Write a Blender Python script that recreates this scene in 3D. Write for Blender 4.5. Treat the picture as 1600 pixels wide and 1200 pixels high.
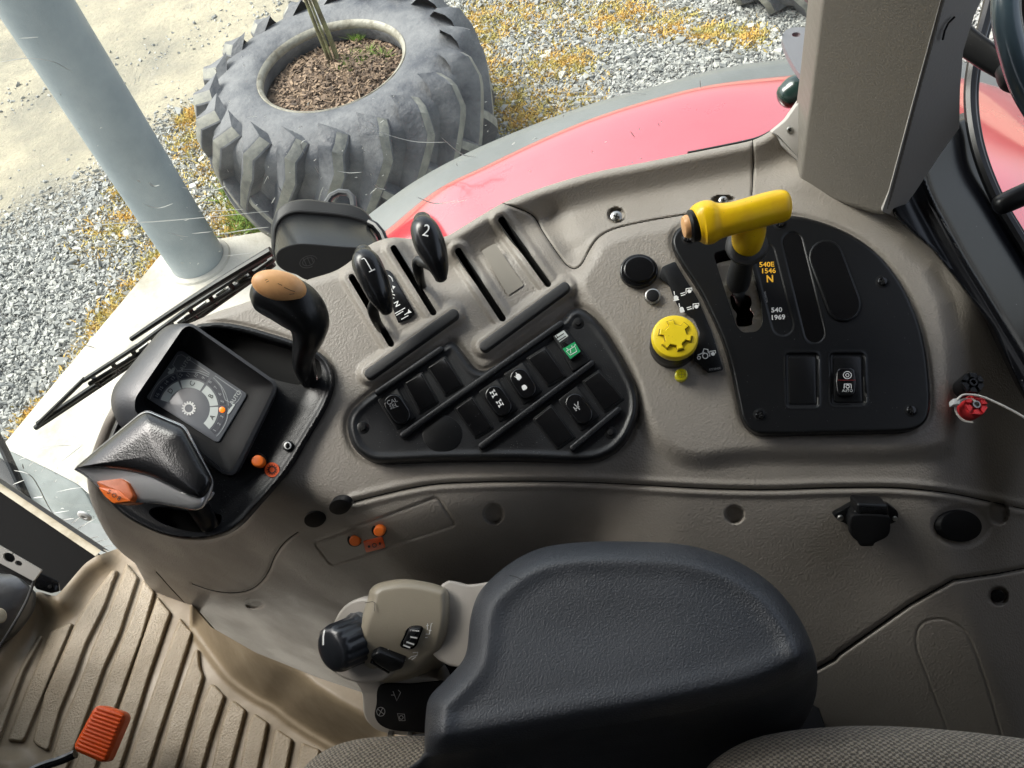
import bpy, math, random
import numpy as np
from mathutils import Vector, Matrix
random.seed(7); rng = np.random.default_rng(7)
for o in list(bpy.data.objects): bpy.data.objects.remove(o)
SC = bpy.context.scene
COL = SC.collection
rad = math.radians

# ------------------------------------------------------------------ camera
FPX = 1400.0
CP = np.array([0.0, 0.0, 2.4])
_p, _th = rad(52), rad(16)
CF = np.array([0, math.cos(_p), -math.sin(_p)])
_R0 = np.array([1.0, 0, 0]); _U0 = np.array([0, math.sin(_p), math.cos(_p)])
CR = math.cos(_th)*_R0 - math.sin(_th)*_U0
CU = math.sin(_th)*_R0 + math.cos(_th)*_U0
cam = bpy.data.cameras.new('camera'); camo = bpy.data.objects.new('camera', cam); COL.objects.link(camo)
M = Matrix.Identity(4)
for i in range(3):
    M[i][0] = CR[i]; M[i][1] = CU[i]; M[i][2] = -CF[i]; M[i][3] = CP[i]
camo.matrix_world = M
cam.sensor_width = 36; cam.lens = 36*FPX/1600; cam.clip_start = .02; cam.clip_end = 500
SC.camera = camo
SC.render.resolution_x = 1024; SC.render.resolution_y = 768

# ------------------------------------------------------------------ light
SUN_EL, SUN_AZ = rad(54), rad(-62)      # azimuth measured from +Y towards +X
w = bpy.data.worlds.new('World'); SC.world = w; w.use_nodes = True
nt = w.node_tree; nt.nodes.clear()
out = nt.nodes.new('ShaderNodeOutputWorld'); bg = nt.nodes.new('ShaderNodeBackground')
sky = nt.nodes.new('ShaderNodeTexSky'); sky.sky_type = 'NISHITA'; sky.sun_disc = False
sky.sun_elevation = SUN_EL; sky.sun_rotation = SUN_AZ; sky.dust_density = 4.0; sky.air_density = 1.2; sky.ozone_density = 1.0
hs = nt.nodes.new('ShaderNodeHueSaturation'); hs.inputs['Saturation'].default_value = .45
nt.links.new(sky.outputs[0], hs.inputs['Color']); nt.links.new(hs.outputs[0], bg.inputs[0])
bg.inputs[1].default_value = .13
nt.links.new(bg.outputs[0], out.inputs[0])
sl = bpy.data.lights.new('sun', 'SUN'); sl.energy = 1.7; sl.angle = rad(35); sl.color = (1, .96, .9)
so = bpy.data.objects.new('sun', sl); COL.objects.link(so)
sd = Vector((math.sin(SUN_AZ)*math.cos(SUN_EL), math.cos(SUN_AZ)*math.cos(SUN_EL), math.sin(SUN_EL)))
so.rotation_euler = sd.to_track_quat('Z', 'Y').to_euler(); so.location = (0, 0, 12)
SC.view_settings.view_transform = 'Standard'; SC.view_settings.look = 'None'
SC.view_settings.exposure = 1.5; SC.view_settings.gamma = 1

# ------------------------------------------------------------------ projection helpers
def ray(X, Y):
    X = np.asarray(X, float); Y = np.asarray(Y, float)
    return CF + ((X-800)/FPX)[..., None]*CR - ((Y-600)/FPX)[..., None]*CU
def at(x, y, t):
    return CP + ray(x, y)*np.asarray(t, float)[..., None]
class Plane:
    def __init__(s, O, N):
        s.O = np.array(O, float); s.N = np.array(N, float); s.N /= np.linalg.norm(s.N)
    def t(s, X, Y, h=0):
        return (np.dot(s.O-CP, s.N)+h)/(ray(X, Y)@s.N)
    def pt(s, X, Y, h=0):
        X = np.asarray(X, float); Y = np.asarray(Y, float)
        return at(X, Y, s.t(X, Y, h)+0*X)
def smax(a, b, k): return .5*(a+b+np.sqrt((a-b)**2+k*k))
def smin(a, b, k): return .5*(a+b-np.sqrt((a-b)**2+k*k))
def sstep(a, b, x):
    u = np.clip((x-a)/(b-a), 0, 1); return u*u*(3-2*u)

P1 = Plane(at(800, 600, .9), (0, -math.sin(rad(20)), math.cos(rad(20))))      # console top
P2 = Plane((0, .458, 1.65), (0, -1, .16))                                           # console inner wall
P3 = Plane((-.3, .455, 0), (-.567, -.824, .05))                                # its front corner
P4 = Plane(P1.pt(1500, 782), (-.22, -.80, .62))                                # wall behind, over the wheel house
_a, _b = P4.pt(1489, 906), P4.pt(1590, 1150); _n = np.cross(_b-_a, np.array([.8, .55, -.10]))
if _n@ray(1540, 1030) > 0: _n = -_n
P5 = Plane(_a, _n)
PCAM = lambda x, y, t: Plane(at(x, y, t), -ray(x, y))

def spl(pts, n=8, closed=True):
    P = np.array(pts, float); m = len(P); o = []
    rngk = range(m) if closed else range(m-1)
    for i in rngk:
        if closed: a, b, c, d = P[i-1], P[i], P[(i+1) % m], P[(i+2) % m]
        else: a, b, c, d = P[max(i-1, 0)], P[i], P[i+1], P[min(i+2, m-1)]
        for k in range(n):
            u = k/n
            o.append(.5*((2*b)+(-a+c)*u+(2*a-5*b+4*c-d)*u*u+(-a+3*b-3*c+d)*u**3))
    if not closed: o.append(P[-1])
    return np.array(o)
def resample(P, n, closed=True):
    P = np.array(P, float)
    Q = np.vstack([P, P[:1]]) if closed else P
    s = np.r_[0, np.cumsum(np.linalg.norm(np.diff(Q[:, :2], axis=0), axis=1))]
    u = np.linspace(0, s[-1], n+1)[:-1] if closed else np.linspace(0, s[-1], n)
    return np.stack([np.interp(u, s, Q[:, k]) for k in range(Q.shape[1])], 1)
def roundpoly(pts, r, n=5):
    P = [np.array(p, float) for p in pts]; o = []; m = len(P)
    rr = r if hasattr(r, '__len__') else [r]*m
    for i in range(m):
        a, b, c = P[i-1], P[i], P[(i+1) % m]
        u = a-b; v = c-b; lu = np.linalg.norm(u); lv = np.linalg.norm(v)
        q = min(rr[i], lu*.45, lv*.45)
        s0 = b+u/lu*q; s1 = b+v/lv*q
        for k in range(n+1):
            w_ = k/n; o.append((1-w_)**2*s0+2*w_*(1-w_)*b+w_*w_*s1)
    o = np.array(o); keep = np.linalg.norm(o-np.roll(o, 1, 0), axis=1) > .02
    return o[keep]
def circ(cx, cy, r, r2=None, n=24, a0=0, a1=360, rot=0):
    r2 = r if r2 is None else r2
    full = abs(a1-a0) >= 360
    a = np.radians(np.linspace(a0, a1, n, endpoint=not full))
    x = r*np.cos(a); y = -r2*np.sin(a); c, s = math.cos(rad(rot)), math.sin(rad(rot))
    return np.stack([cx+x*c+y*s, cy-x*s+y*c], 1)
def capsule(a, b, r, n=9):
    a = np.array(a, float); b = np.array(b, float); d = (b-a)/np.linalg.norm(b-a); q = np.array([-d[1], d[0]])
    o = []
    for k in range(n+1):
        t = math.pi*k/n; o.append(b+r*(q*math.cos(t)+d*math.sin(t)))
    for k in range(n+1):
        t = math.pi*k/n; o.append(a+r*(-q*math.cos(t)-d*math.sin(t)))
    return np.array(o)
def area2(P):
    return np.sum(P[:, 0]*np.roll(P[:, 1], -1)-np.roll(P[:, 0], -1)*P[:, 1])
def ccw(P):     # counter-clockwise as the viewer sees it (image y runs down)
    P = np.array(P, float)
    return P if area2(P) < 0 else P[::-1]
def inset(P, d):
    P = ccw(P); a = np.roll(P, 1, 0); b = np.roll(P, -1, 0)
    e1 = P-a; e2 = b-P
    e1 /= np.linalg.norm(e1, axis=1)[:, None]+1e-9; e2 /= np.linalg.norm(e2, axis=1)[:, None]+1e-9
    n1 = np.stack([e1[:, 1], -e1[:, 0]], 1); n2 = np.stack([e2[:, 1], -e2[:, 0]], 1)
    n = n1+n2; n /= np.linalg.norm(n, axis=1)[:, None]+1e-9
    k = np.clip(np.sum(n*n1, 1), .5, 1)
    return P+n*(d/k)[:, None]
def segdist(X, Y, P, closed=True):
    """distance to polyline and nearest point"""
    best = np.full(X.shape, 1e9); bx = np.zeros_like(X); by = np.zeros_like(X)
    m = len(P); r = range(m) if closed else range(m-1)
    for i in r:
        a = P[i]; b = P[(i+1) % m]; d = b-a; L = d@d
        if L < 1e-12: continue
        u = np.clip(((X-a[0])*d[0]+(Y-a[1])*d[1])/L, 0, 1)
        qx = a[0]+u*d[0]; qy = a[1]+u*d[1]; D = np.hypot(X-qx, Y-qy)
        m_ = D < best; best = np.where(m_, D, best); bx = np.where(m_, qx, bx); by = np.where(m_, qy, by)
    return best, bx, by
def inside(X, Y, P):
    r = np.zeros(X.shape, bool); m = len(P)
    for i in range(m):
        x0, y0 = P[i]; x1, y1 = P[(i+1) % m]
        if y0 == y1: continue
        c = ((y0 > Y) != (y1 > Y)) & (X < (x1-x0)*(Y-y0)/(y1-y0)+x0)
        r ^= c
    return r
def sdist(X, Y, P):      # positive inside
    d, _, _ = segdist(X, Y, P); return np.where(inside(X, Y, P), d, -d)
def near(X, Y, P, reach, fn, closed=False, signed=False):
    """evaluate fn(distance) only close to polyline P; 0 elsewhere"""
    P = np.array(P, float); r = np.zeros_like(X)
    m = (X > P[:, 0].min()-reach) & (X < P[:, 0].max()+reach) & (Y > P[:, 1].min()-reach) & (Y < P[:, 1].max()+reach)
    if m.any():
        d = sdist(X[m], Y[m], P) if signed else segdist(X[m], Y[m], P, closed)[0]
        r[m] = fn(d)
    return r

# ------------------------------------------------------------------ object helpers
WL = {}
def tag(o, label=None, cat=None, group=None, kind=None):
    if label: o['label'] = label
    if cat: o['category'] = cat
    if group: o['group'] = group
    if kind: o['kind'] = kind
    return o
def thing(name, label, cat, loc, group=None):
    o = bpy.data.objects.new(name, None); COL.objects.link(o); o.empty_display_size = .02
    o.location = [float(v) for v in loc]; WL[o.name] = np.array([float(v) for v in loc])
    return tag(o, label, cat, group)
def mk(name, V, Fc, mat, parent=None, sharp=38, smooth=True, origin=None, mats=None, midx=None):
    V = np.asarray(V, float).reshape(-1, 3)
    c = V.mean(0) if origin is None else np.array(origin, float)
    me = bpy.data.meshes.new(name)
    me.from_pydata((V-c).tolist(), [], Fc if isinstance(Fc, list) else Fc.tolist())
    if mats:
        for m in mats: me.materials.append(m)
        me.polygons.foreach_set('material_index', midx)
    else: me.materials.append(mat)
    if smooth:
        me.polygons.foreach_set('use_smooth', [True]*len(me.polygons))
        if sharp: me.set_sharp_from_angle(angle=rad(sharp))
    me.update()
    o = bpy.data.objects.new(name, me); COL.objects.link(o)
    pw = WL[parent.name] if parent else np.zeros(3)
    o.location = [float(v) for v in (c-pw)]
    WL[o.name] = c
    if parent: o.parent = parent
    return o

def rings(name, R, mat, parent=None, cap0=False, cap1=True, sharp=38, wrap=True):
    """R: list of (n,3) rings, ordered from back to front; ring seen counter-clockwise"""
    n = len(R[0]); V = np.vstack(R); Fc = []
    for k in range(len(R)-1):
        a = k*n; b = a+n
        for i in range(n if wrap else n-1):
            j = (i+1) % n; Fc.append([a+i, a+j, b+j, b+i])
    if cap1: Fc.append(list(range((len(R)-1)*n, len(R)*n)))
    if cap0: Fc.append(list(range(n))[::-1])
    return mk(name, V, Fc, mat, parent, sharp)
def plate(name, P, pl, h0, h1, mat, parent=None, bev=1.2, seg=2, cap0=False, sharp=38, bh=None):
    """solid slab whose top outline is P (pixels) at height h1 over pl, with a rounded edge"""
    P = ccw(P); top = pl.pt(P[:, 0], P[:, 1], h1)
    px = np.mean(pl.t(P[:, 0], P[:, 1], h1))/FPX
    bh = bev*px if bh is None else bh
    R = [top-pl.N*(h1-h0), top-pl.N*bh]
    for k in range(1, seg+1):
        a = math.pi/2*k/seg
        Q = inset(P, bev*(1-math.cos(a))); r = pl.pt(Q[:, 0], Q[:, 1], h1)
        R.append(r-pl.N*bh*(1-math.sin(a)))
    return rings(name, R, mat, parent, cap0=cap0, sharp=sharp)
def flat(name, polys, pl, h, mat, parent=None):
    """flat print: polygons in pixel space laid on pl at height h"""
    V = []; Fc = []; n = 0
    for P in polys:
        P = ccw(P); V.append(pl.pt(P[:, 0], P[:, 1], h)); Fc.append(list(range(n, n+len(P)))); n += len(P)
    return mk(name, np.vstack(V), Fc, mat, parent, smooth=False)
def strokes(name, lines, w, pl, h, mat, parent=None, fills=()):
    V = []; Fc = []; n = 0
    for L in lines:
        L = np.array(L, float)
        closed = np.allclose(L[0], L[-1]) and len(L) > 2
        d = np.zeros_like(L); d[1:-1] = L[2:]-L[:-2]; d[0] = L[1]-L[0]; d[-1] = L[-1]-L[-2]
        if closed: d[0] = d[-1] = L[1]-L[-2]
        d /= np.linalg.norm(d, axis=1)[:, None]+1e-9; q = np.stack([-d[:, 1], d[:, 0]], 1)*w/2
        A = L+q; B = L-q; m = len(L)
        V.append(pl.pt(A[:, 0], A[:, 1], h)); V.append(pl.pt(B[:, 0], B[:, 1], h))
        for i in range(m-1): Fc.append([n+i, n+i+1, n+m+i+1, n+m+i])
        n += 2*m
    for P in fills:
        P = ccw(P); V.append(pl.pt(P[:, 0], P[:, 1], h+.00005)); Fc.append(list(range(n, n+len(P)))); n += len(P)
    return mk(name, np.vstack(V), Fc, mat, parent, smooth=False)
def cl(P): P = np.array(P, float); return np.vstack([P, P[:1]])
def text(s, cx, cy, ang, size, pl, h, mat, parent, name='lettering', sx=1.0, bold=0.0, dense=False):
    cu = bpy.data.curves.new('t', 'FONT'); cu.body = s; cu.size = 1; cu.align_x = 'CENTER'; cu.align_y = 'CENTER'
    cu.space_line = .82; cu.offset = bold; cu.resolution_u = 3
    ob = bpy.data.objects.new('t', cu); me = bpy.data.meshes.new_from_object(ob)
    V = np.array([v.co[:] for v in me.vertices]); Fc = [list(p.vertices) for p in me.polygons]
    bpy.data.objects.remove(ob); bpy.data.meshes.remove(me); bpy.data.curves.remove(cu)
    if dense:
        import bmesh
        bm = bmesh.new(); vs = [bm.verts.new(v) for v in V.tolist()]
        for f_ in Fc:
            try: bm.faces.new([vs[i] for i in f_])
            except ValueError: pass
        bmesh.ops.triangulate(bm, faces=bm.faces[:])
        bmesh.ops.subdivide_edges(bm, edges=bm.edges[:], cuts=2, use_grid_fill=True)
        bmesh.ops.remove_doubles(bm, verts=bm.verts[:], dist=1e-5); bm.verts.index_update()
        V = np.array([v.co[:] for v in bm.verts]); Fc = [[v.index for v in f_.verts] for f_ in bm.faces]; bm.free()
    a = rad(ang); x = V[:, 0]*size*sx; y = V[:, 1]*size
    X = cx+x*math.cos(a)-y*math.sin(a); Y = cy-(x*math.sin(a)+y*math.cos(a))
    return mk(name, pl.pt(X, Y, h), Fc, mat, parent, smooth=False)
def skin(name, outline, Tf, step, mat, parent=None, holes=(), skirt=.02, sdir=None, sharp=50, hskirt=None):
    """a solid shell: grid inside the outline, depth from Tf(X,Y,d), sides carried back along sdir"""
    O = np.array(outline, float)
    x0, y0 = O.min(0)-2*step; x1, y1 = O.max(0)+2*step
    gx = np.arange(x0, x1, step); gy = np.arange(y0, y1, step)
    X, Y = np.meshgrid(gx, gy); X = X.copy(); Y = Y.copy()
    d, bx, by = segdist(X, Y, O); ins = inside(X, Y, O)
    for Hh in holes:
        Hh = np.array(Hh, float)
        m = (X > Hh[:, 0].min()-4*step) & (X < Hh[:, 0].max()+4*step) & (Y > Hh[:, 1].min()-4*step) & (Y < Hh[:, 1].max()+4*step)
        dh, hx, hy = segdist(X[m], Y[m], Hh); ih = inside(X[m], Y[m], Hh)
        dm = d[m]; bm = bx[m]; bn = by[m]; im = ins[m]
        c = dh < dm
        dm[c] = dh[c]; bm[c] = hx[c]; bn[c] = hy[c]; im &= ~ih
        d[m] = dm; bx[m] = bm; by[m] = bn; ins[m] = im
    nb = np.zeros_like(ins)
    p = np.pad(ins, 1)
    for a in (0, 1, 2):
        for b in (0, 1, 2): nb |= p[a:a+ins.shape[0], b:b+ins.shape[1]]
    snap = (nb & ~ins & (d < 1.6*step)) | (ins & (d < .35*step))
    X[snap] = bx[snap]; Y[snap] = by[snap]
    inn = ins & ~snap
    ok = inn | snap
    dd, _, _ = segdist(X, Y, O)
    T = Tf(X, Y, np.where(ok, dd, 0))
    a, b, c, e = ok[:-1, :-1], ok[1:, :-1], ok[1:, 1:], ok[:-1, 1:]
    q = a & b & c & e & (inn[:-1, :-1] | inn[1:, :-1] | inn[1:, 1:] | inn[:-1, 1:])
    idx = np.arange(X.size).reshape(X.shape)
    Q = np.stack([idx[:-1, :-1][q], idx[1:, :-1][q], idx[1:, 1:][q], idx[:-1, 1:][q]], 1)
    used = np.unique(Q); rem = -np.ones(X.size, int); rem[used] = np.arange(len(used)); Q = rem[Q]
    V = at(X.ravel()[used], Y.ravel()[used], T.ravel()[used])
    # boundary edges -> sides
    E = np.vstack([Q[:, [0, 1]], Q[:, [1, 2]], Q[:, [2, 3]], Q[:, [3, 0]]])
    key = np.minimum(E[:, 0], E[:, 1])*len(V)+np.maximum(E[:, 0], E[:, 1])
    u, inv, cnt = np.unique(key, return_inverse=True, return_counts=True)
    Bd = E[cnt[inv] == 1]
    bv = np.unique(Bd); mp = -np.ones(len(V), int); mp[bv] = np.arange(len(bv))+len(V)
    if sdir is None: sdir = -P1.N
    sdir = np.array(sdir, float)/np.linalg.norm(sdir)
    V2 = V[bv]+sdir*skirt
    if hskirt is not None and len(holes):
        isO = segdist(X.ravel()[used][bv], Y.ravel()[used][bv], O)[0] < .01
        V2 = np.where(isO[:, None], V[bv]+sdir*skirt, V[bv]+sdir*hskirt)
    S = np.stack([Bd[:, 1], Bd[:, 0], mp[Bd[:, 0]], mp[Bd[:, 1]]], 1)
    return mk(name, np.vstack([V, V2]), np.vstack([Q, S]), mat, parent, sharp)
def edge(d, r_px, hm):      # rounded-over edge: height lost near the outline
    u = np.clip(d/r_px, 0, 1); return -hm*(1-np.sqrt(np.clip(1-(1-u)**2, 0, 1)))
def tube(name, P, r, mat, parent=None, n=8, cap=True, flatn=None):
    P = np.array(P, float); r = np.broadcast_to(np.array(r, float), (len(P),))
    T = np.gradient(P, axis=0); T /= np.linalg.norm(T, axis=1)[:, None]
    up = np.array([0, 0, 1.0]) if abs(T[0][2]) < .9 else np.array([1.0, 0, 0]); R = []
    for i in range(len(P)):
        s = np.cross(T[i], up); s /= np.linalg.norm(s); u = np.cross(s, T[i]); up = u
        a = np.linspace(0, 2*math.pi, n, endpoint=False)
        R.append(P[i]+r[i]*(np.cos(a)[:, None]*s+np.sin(a)[:, None]*u))
    return rings(name, R, mat, parent, cap0=cap, cap1=cap)
def loft(name, secs, mat, parent=None, n=28, sub=6, dome=True, pw=2.0, sharp=60):
    """secs: (px, py, t, half width px, half depth m). Cross-sections stand across the path."""
    S = spl([list(s) for s in secs], sub, closed=False)
    if dome:
        def ext(A, B):
            o = []
            dirv = (A-B)[:2]; L = np.linalg.norm(dirv)+1e-9; dirv /= L
            dt = (A-B)[2]/L
            for k in (1, 2, 3, 4):
                a = math.pi/2*k/4.15; q = A.copy(); w0 = A[3]
                q[:2] = A[:2]+dirv*w0*.75*math.sin(a); q[2] = A[2]+dt*w0*.75*math.sin(a)
                q[3] = w0*math.cos(a); q[4] = A[4]*math.cos(a); o.append(q)
            return o
        S = np.array(ext(S[0], S[1])[::-1]+list(S)+ext(S[-1], S[-2]))
    C = at(S[:, 0], S[:, 1], S[:, 2]); T = np.gradient(C, axis=0); T /= np.linalg.norm(T, axis=1)[:, None]
    D = ray(S[:, 0], S[:, 1]); D /= np.linalg.norm(D, axis=1)[:, None]
    a = np.linspace(0, 2*math.pi, n, endpoint=False); R = []
    ca, sa = np.cos(a), np.sin(a); e = 2/pw
    ca = np.sign(ca)*np.abs(ca)**e; sa = np.sign(sa)*np.abs(sa)**e
    for i in range(len(S)):
        s = np.cross(T[i], D[i]); s /= np.linalg.norm(s)+1e-9; u = np.cross(s, T[i])
        wm = S[i, 3]*S[i, 2]/FPX
        R.append(C[i]+wm*ca[:, None]*s+S[i, 4]*sa[:, None]*u)
    return rings(name, R, mat, parent, cap0=True, cap1=True, sharp=sharp)
def lathe(name, c, ax, prof, mat, parent=None, n=32, cap=True, xdir=None, sharp=35):
    """prof: list of (radius, height) metres, bottom to top"""
    ax = np.array(ax, float); ax /= np.linalg.norm(ax)
    x = np.cross([0, 0, 1.0] if abs(ax[2]) < .95 else [0, 1.0, 0], ax) if xdir is None else np.array(xdir, float)
    x -= ax*(x@ax); x /= np.linalg.norm(x); y = np.cross(ax, x)
    a = np.linspace(0, 2*math.pi, n, endpoint=False)
    R = [c+r*(np.cos(a)[:, None]*x+np.sin(a)[:, None]*y)+h*ax for r, h in prof]
    return rings(name, R, mat, parent, cap0=False, cap1=cap, sharp=sharp)

from mathutils.bvhtree import BVHTree
class Drape:
    """lays print on the surface of a finished part"""
    def __init__(s, ob):
        c = WL[ob.name]; me = ob.data
        s.b = BVHTree.FromPolygons([tuple(float(q) for q in (np.array(v.co[:])+c)) for v in me.vertices], [tuple(p.vertices) for p in me.polygons]); s.N = np.array([0, 0, 1.0])
    def pt(s, X, Y, h=0):
        X = np.atleast_1d(np.asarray(X, float)); Y = np.atleast_1d(np.asarray(Y, float)); o = []; last = 1.0
        for x, y in zip(X, Y):
            r = ray(x, y); L = float(np.linalg.norm(r)); hit = s.b.ray_cast(Vector(CP), Vector(r/L))
            t = hit[3]/L if hit[0] is not None else last
            last = t; o.append(CP+r*(t-.0004-h))
        return np.array(o)
# ------------------------------------------------------------------ materials
def mat(name, col, rough=.5, metal=0, bump=None, var=None, speck=None, coat=0, spec=.5, bump2=None, aniso=None):
    """bump=(scale, distance m, kind); var=(scale, second colour, low, high); speck=(scale, threshold, colour)"""
    m = bpy.data.materials.new(name); m.use_nodes = True; N = m.node_tree.nodes; L = m.node_tree.links
    b = N['Principled BSDF']
    b.inputs['Base Color'].default_value = (*col, 1); b.inputs['Roughness'].default_value = rough
    b.inputs['Metallic'].default_value = metal; b.inputs['Coat Weight'].default_value = coat
    b.inputs['Coat Roughness'].default_value = .06; b.inputs['Specular IOR Level'].default_value = spec
    g = N.new('ShaderNodeNewGeometry'); pos = g.outputs['Position']
    src = None
    def ramp(inp, lo, hi):
        r = N.new('ShaderNodeMapRange'); r.inputs[1].default_value = lo; r.inputs[2].default_value = hi
        L.new(inp, r.inputs[0]); return r.outputs[0]
    def mixc(fac, c1, c2):
        x = N.new('ShaderNodeMix'); x.data_type = 'RGBA'
        L.new(fac, x.inputs[0])
        for s, v in ((6, c1), (7, c2)):
            if isinstance(v, tuple): x.inputs[s].default_value = (*v, 1)
            else: L.new(v, x.inputs[s])
        return x.outputs[2]
    cur = tuple(col)
    if var:
        n1 = N.new('ShaderNodeTexNoise'); n1.inputs['Scale'].default_value = var[0]; n1.inputs['Detail'].default_value = 8
        n1.inputs['Roughness'].default_value = .62
        L.new(pos, n1.inputs['Vector']); f = ramp(n1.outputs[0], var[2], var[3])
        cur = mixc(f, cur, tuple(var[1]))
        rr = N.new('ShaderNodeMapRange'); rr.inputs[3].default_value = rough*.82; rr.inputs[4].default_value = min(1, rough*1.3)
        rr.inputs[1].default_value = var[2]; rr.inputs[2].default_value = var[3]; L.new(n1.outputs[0], rr.inputs[0]); L.new(rr.outputs[0], b.inputs['Roughness'])
    if speck:
        v = N.new('ShaderNodeTexVoronoi'); v.inputs['Scale'].default_value = speck[0]; L.new(pos, v.inputs['Vector'])
        n2 = N.new('ShaderNodeTexNoise'); n2.inputs['Scale'].default_value = speck[0]*.13; L.new(pos, n2.inputs['Vector'])
        lt = N.new('ShaderNodeMath'); lt.operation = 'LESS_THAN'; lt.inputs[1].default_value = speck[1]; L.new(v.outputs['Distance'], lt.inputs[0])
        gt = N.new('ShaderNodeMath'); gt.operation = 'GREATER_THAN'; gt.inputs[1].default_value = .55; L.new(n2.outputs[0], gt.inputs[0])
        mu = N.new('ShaderNodeMath'); mu.operation = 'MULTIPLY'; L.new(lt.outputs[0], mu.inputs[0]); L.new(gt.outputs[0], mu.inputs[1])
        cur = mixc(mu.outputs[0], cur, tuple(speck[2]))
    if not isinstance(cur, tuple): L.new(cur, b.inputs['Base Color'])
    prev = None
    for bp in (bump, bump2):
        if not bp: continue
        if bp[2] == 'noise':
            t = N.new('ShaderNodeTexNoise'); t.inputs['Scale'].default_value = bp[0]; t.inputs['Detail'].default_value = 3; o_ = t.outputs[0]
        else:
            t = N.new('ShaderNodeTexVoronoi'); t.inputs['Scale'].default_value = bp[0]; t.feature = 'SMOOTH_F1'; o_ = t.outputs['Distance']
        L.new(pos, t.inputs['Vector'])
        bn = N.new('ShaderNodeBump'); bn.inputs['Distance'].default_value = bp[1]; bn.inputs['Strength'].default_value = 1
        L.new(o_, bn.inputs['Height'])
        if prev: L.new(prev, bn.inputs['Normal'])
        prev = bn.outputs[0]
    if prev: L.new(prev, b.inputs['Normal'])
    return m
def emis(name, col, st, base=(.8, .3, .05)):
    m = mat(name, base, .3); b = m.node_tree.nodes['Principled BSDF']
    b.inputs['Emission Color'].default_value = (*col, 1); b.inputs['Emission Strength'].default_value = st; return m
BK = (.0085, .009, .0105)
TAUPE = mat('taupe_grained_plastic', (.290, .263, .230), .48, bump=(540, .00042, 'vor'), var=(9, (.252, .226, .194), .35, .7), bump2=(260, .0003, 'noise'), speck=(85, .04, (.13, .11, .095)))
TAUPE_S = mat('taupe_smooth_plastic', (.37, .34, .30), .38, bump=(900, .0001, 'noise'))
BEIGE = mat('beige_plastic', (.30, .262, .195), .40, bump=(900, .00012, 'noise'), var=(14, (.27, .235, .175), .4, .7))
BLACK = mat('black_grained_plastic', BK, .40, bump=(800, .00016, 'vor'), var=(14, (.013, .0138, .0155), .35, .7), speck=(420, .10, (.22, .22, .22)), spec=.38)
BLACK_S = mat('black_satin_plastic', (.0068, .0072, .008), .33, bump=(500, .00006, 'noise'), speck=(260, .06, (.2, .2, .2)), spec=.34)
BLACK_G = mat('black_gloss', (.006, .0062, .007), .16, bump=(160, .00005, 'noise'), coat=.15, spec=.35, speck=(200, .05, (.2, .2, .2)))
BLACK_M = mat('black_matt', (.007, .007, .0078), .62, bump=(700, .0001, 'noise'), spec=.2)
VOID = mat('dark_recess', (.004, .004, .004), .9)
RUBBER = mat('rubber', (.018, .018, .019), .6, bump=(300, .0002, 'noise'))
ARM = mat('armrest_vinyl', (.029, .033, .040), .45, bump=(640, .00036, 'vor'), bump2=(900, .0003, 'noise'), var=(10, (.038, .041, .047), .3, .7), speck=(60, .018, (.6, .6, .6)))
YEL = mat('yellow_plastic', (.95, .60, .006), .38, bump=(300, .0001, 'noise'), var=(30, (.88, .49, .006), .45, .7), speck=(150, .06, (.45, .28, .02)))
YEL2 = mat('yellow_cap_plastic', (.90, .66, .014), .4, bump=(300, .00008, 'noise'), speck=(300, .1, (.25, .18, .03)))
ORG = mat('orange_plastic', (.80, .16, .012), .42, var=(60, (.70, .13, .01), .45, .7))
ORG2 = mat('orange_rocker', (.58, .12, .018), .45, var=(90, (.44, .09, .015), .4, .7))
TAN = mat('faded_orange_plastic', (.80, .44, .19), .42, var=(50, (.62, .30, .12), .4, .7))
REDO = mat('orange_sticker', (.82, .10, .012), .5)
PRB = mat('black_print', (.01, .01, .01), .6)
PRW = mat('white_print', (.78, .78, .76), .6)
PRG = mat('grey_print', (.33, .33, .33), .6)
PRD = mat('dim_grey_print', (.12, .12, .12), .6)
PRY = mat('amber_print', (.80, .42, .02), .6)
GREEN = mat('green_print', (.01, .30, .10), .4)
CHROME = mat('chrome', (.85, .86, .88), .22, .72, bump=(60, .0004, 'noise'))
STEEL = mat('worn_steel', (.42, .41, .37), .34, 1, bump=(200, .0003, 'noise'), var=(60, (.16, .13, .09), .45, .7))
ZINC = mat('zinc_screw', (.45, .45, .43), .35, 1)
PADDED = mat('black_leather', (.011, .0115, .013), .27, bump=(600, .00015, 'vor'), bump2=(34, .0003, 'noise'), coat=.1)
DISP = mat('display_grey', (.12, .128, .142), .28, coat=.3)
DISP2 = mat('display_pale', (.50, .54, .52), .4)
DISP3 = mat('display_dark', (.030, .034, .048), .4)
DLINE = mat('display_line', (.34, .36, .37), .4)
LED = emis('amber_led', (1, .16, .005), .45, (.8, .16, .01))
YLED = mat('yellow_lens', (.55, .50, .01), .2, coat=1)
MATM = mat('beige_floor_mat', (.27, .213, .14), .52, bump=(60, .0008, 'noise'), var=(7, (.16, .122, .075), .38, .72), speck=(130, .07, (.08, .06, .04)))
RIBM = mat('beige_ribbed_rubber', (.32, .262, .183), .52, bump=(330, .0016, 'noise'), var=(8, (.21, .165, .108), .35, .7), speck=(150, .05, (.06, .05, .04)))
PEDAL = mat('orange_rubber', (.66, .085, .008), .42, bump=(400, .0003, 'noise'), var=(60, (.55, .07, .008), .4, .7))
PILLAR = mat('grey_trim', (.185, .170, .147), .50, bump=(500, .0003, 'noise'), var=(6, (.165, .151, .13), .35, .7))
PILLAR2 = mat('pale_lit_trim', (.42, .40, .375), .40, bump=(500, .0002, 'noise'))
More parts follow.
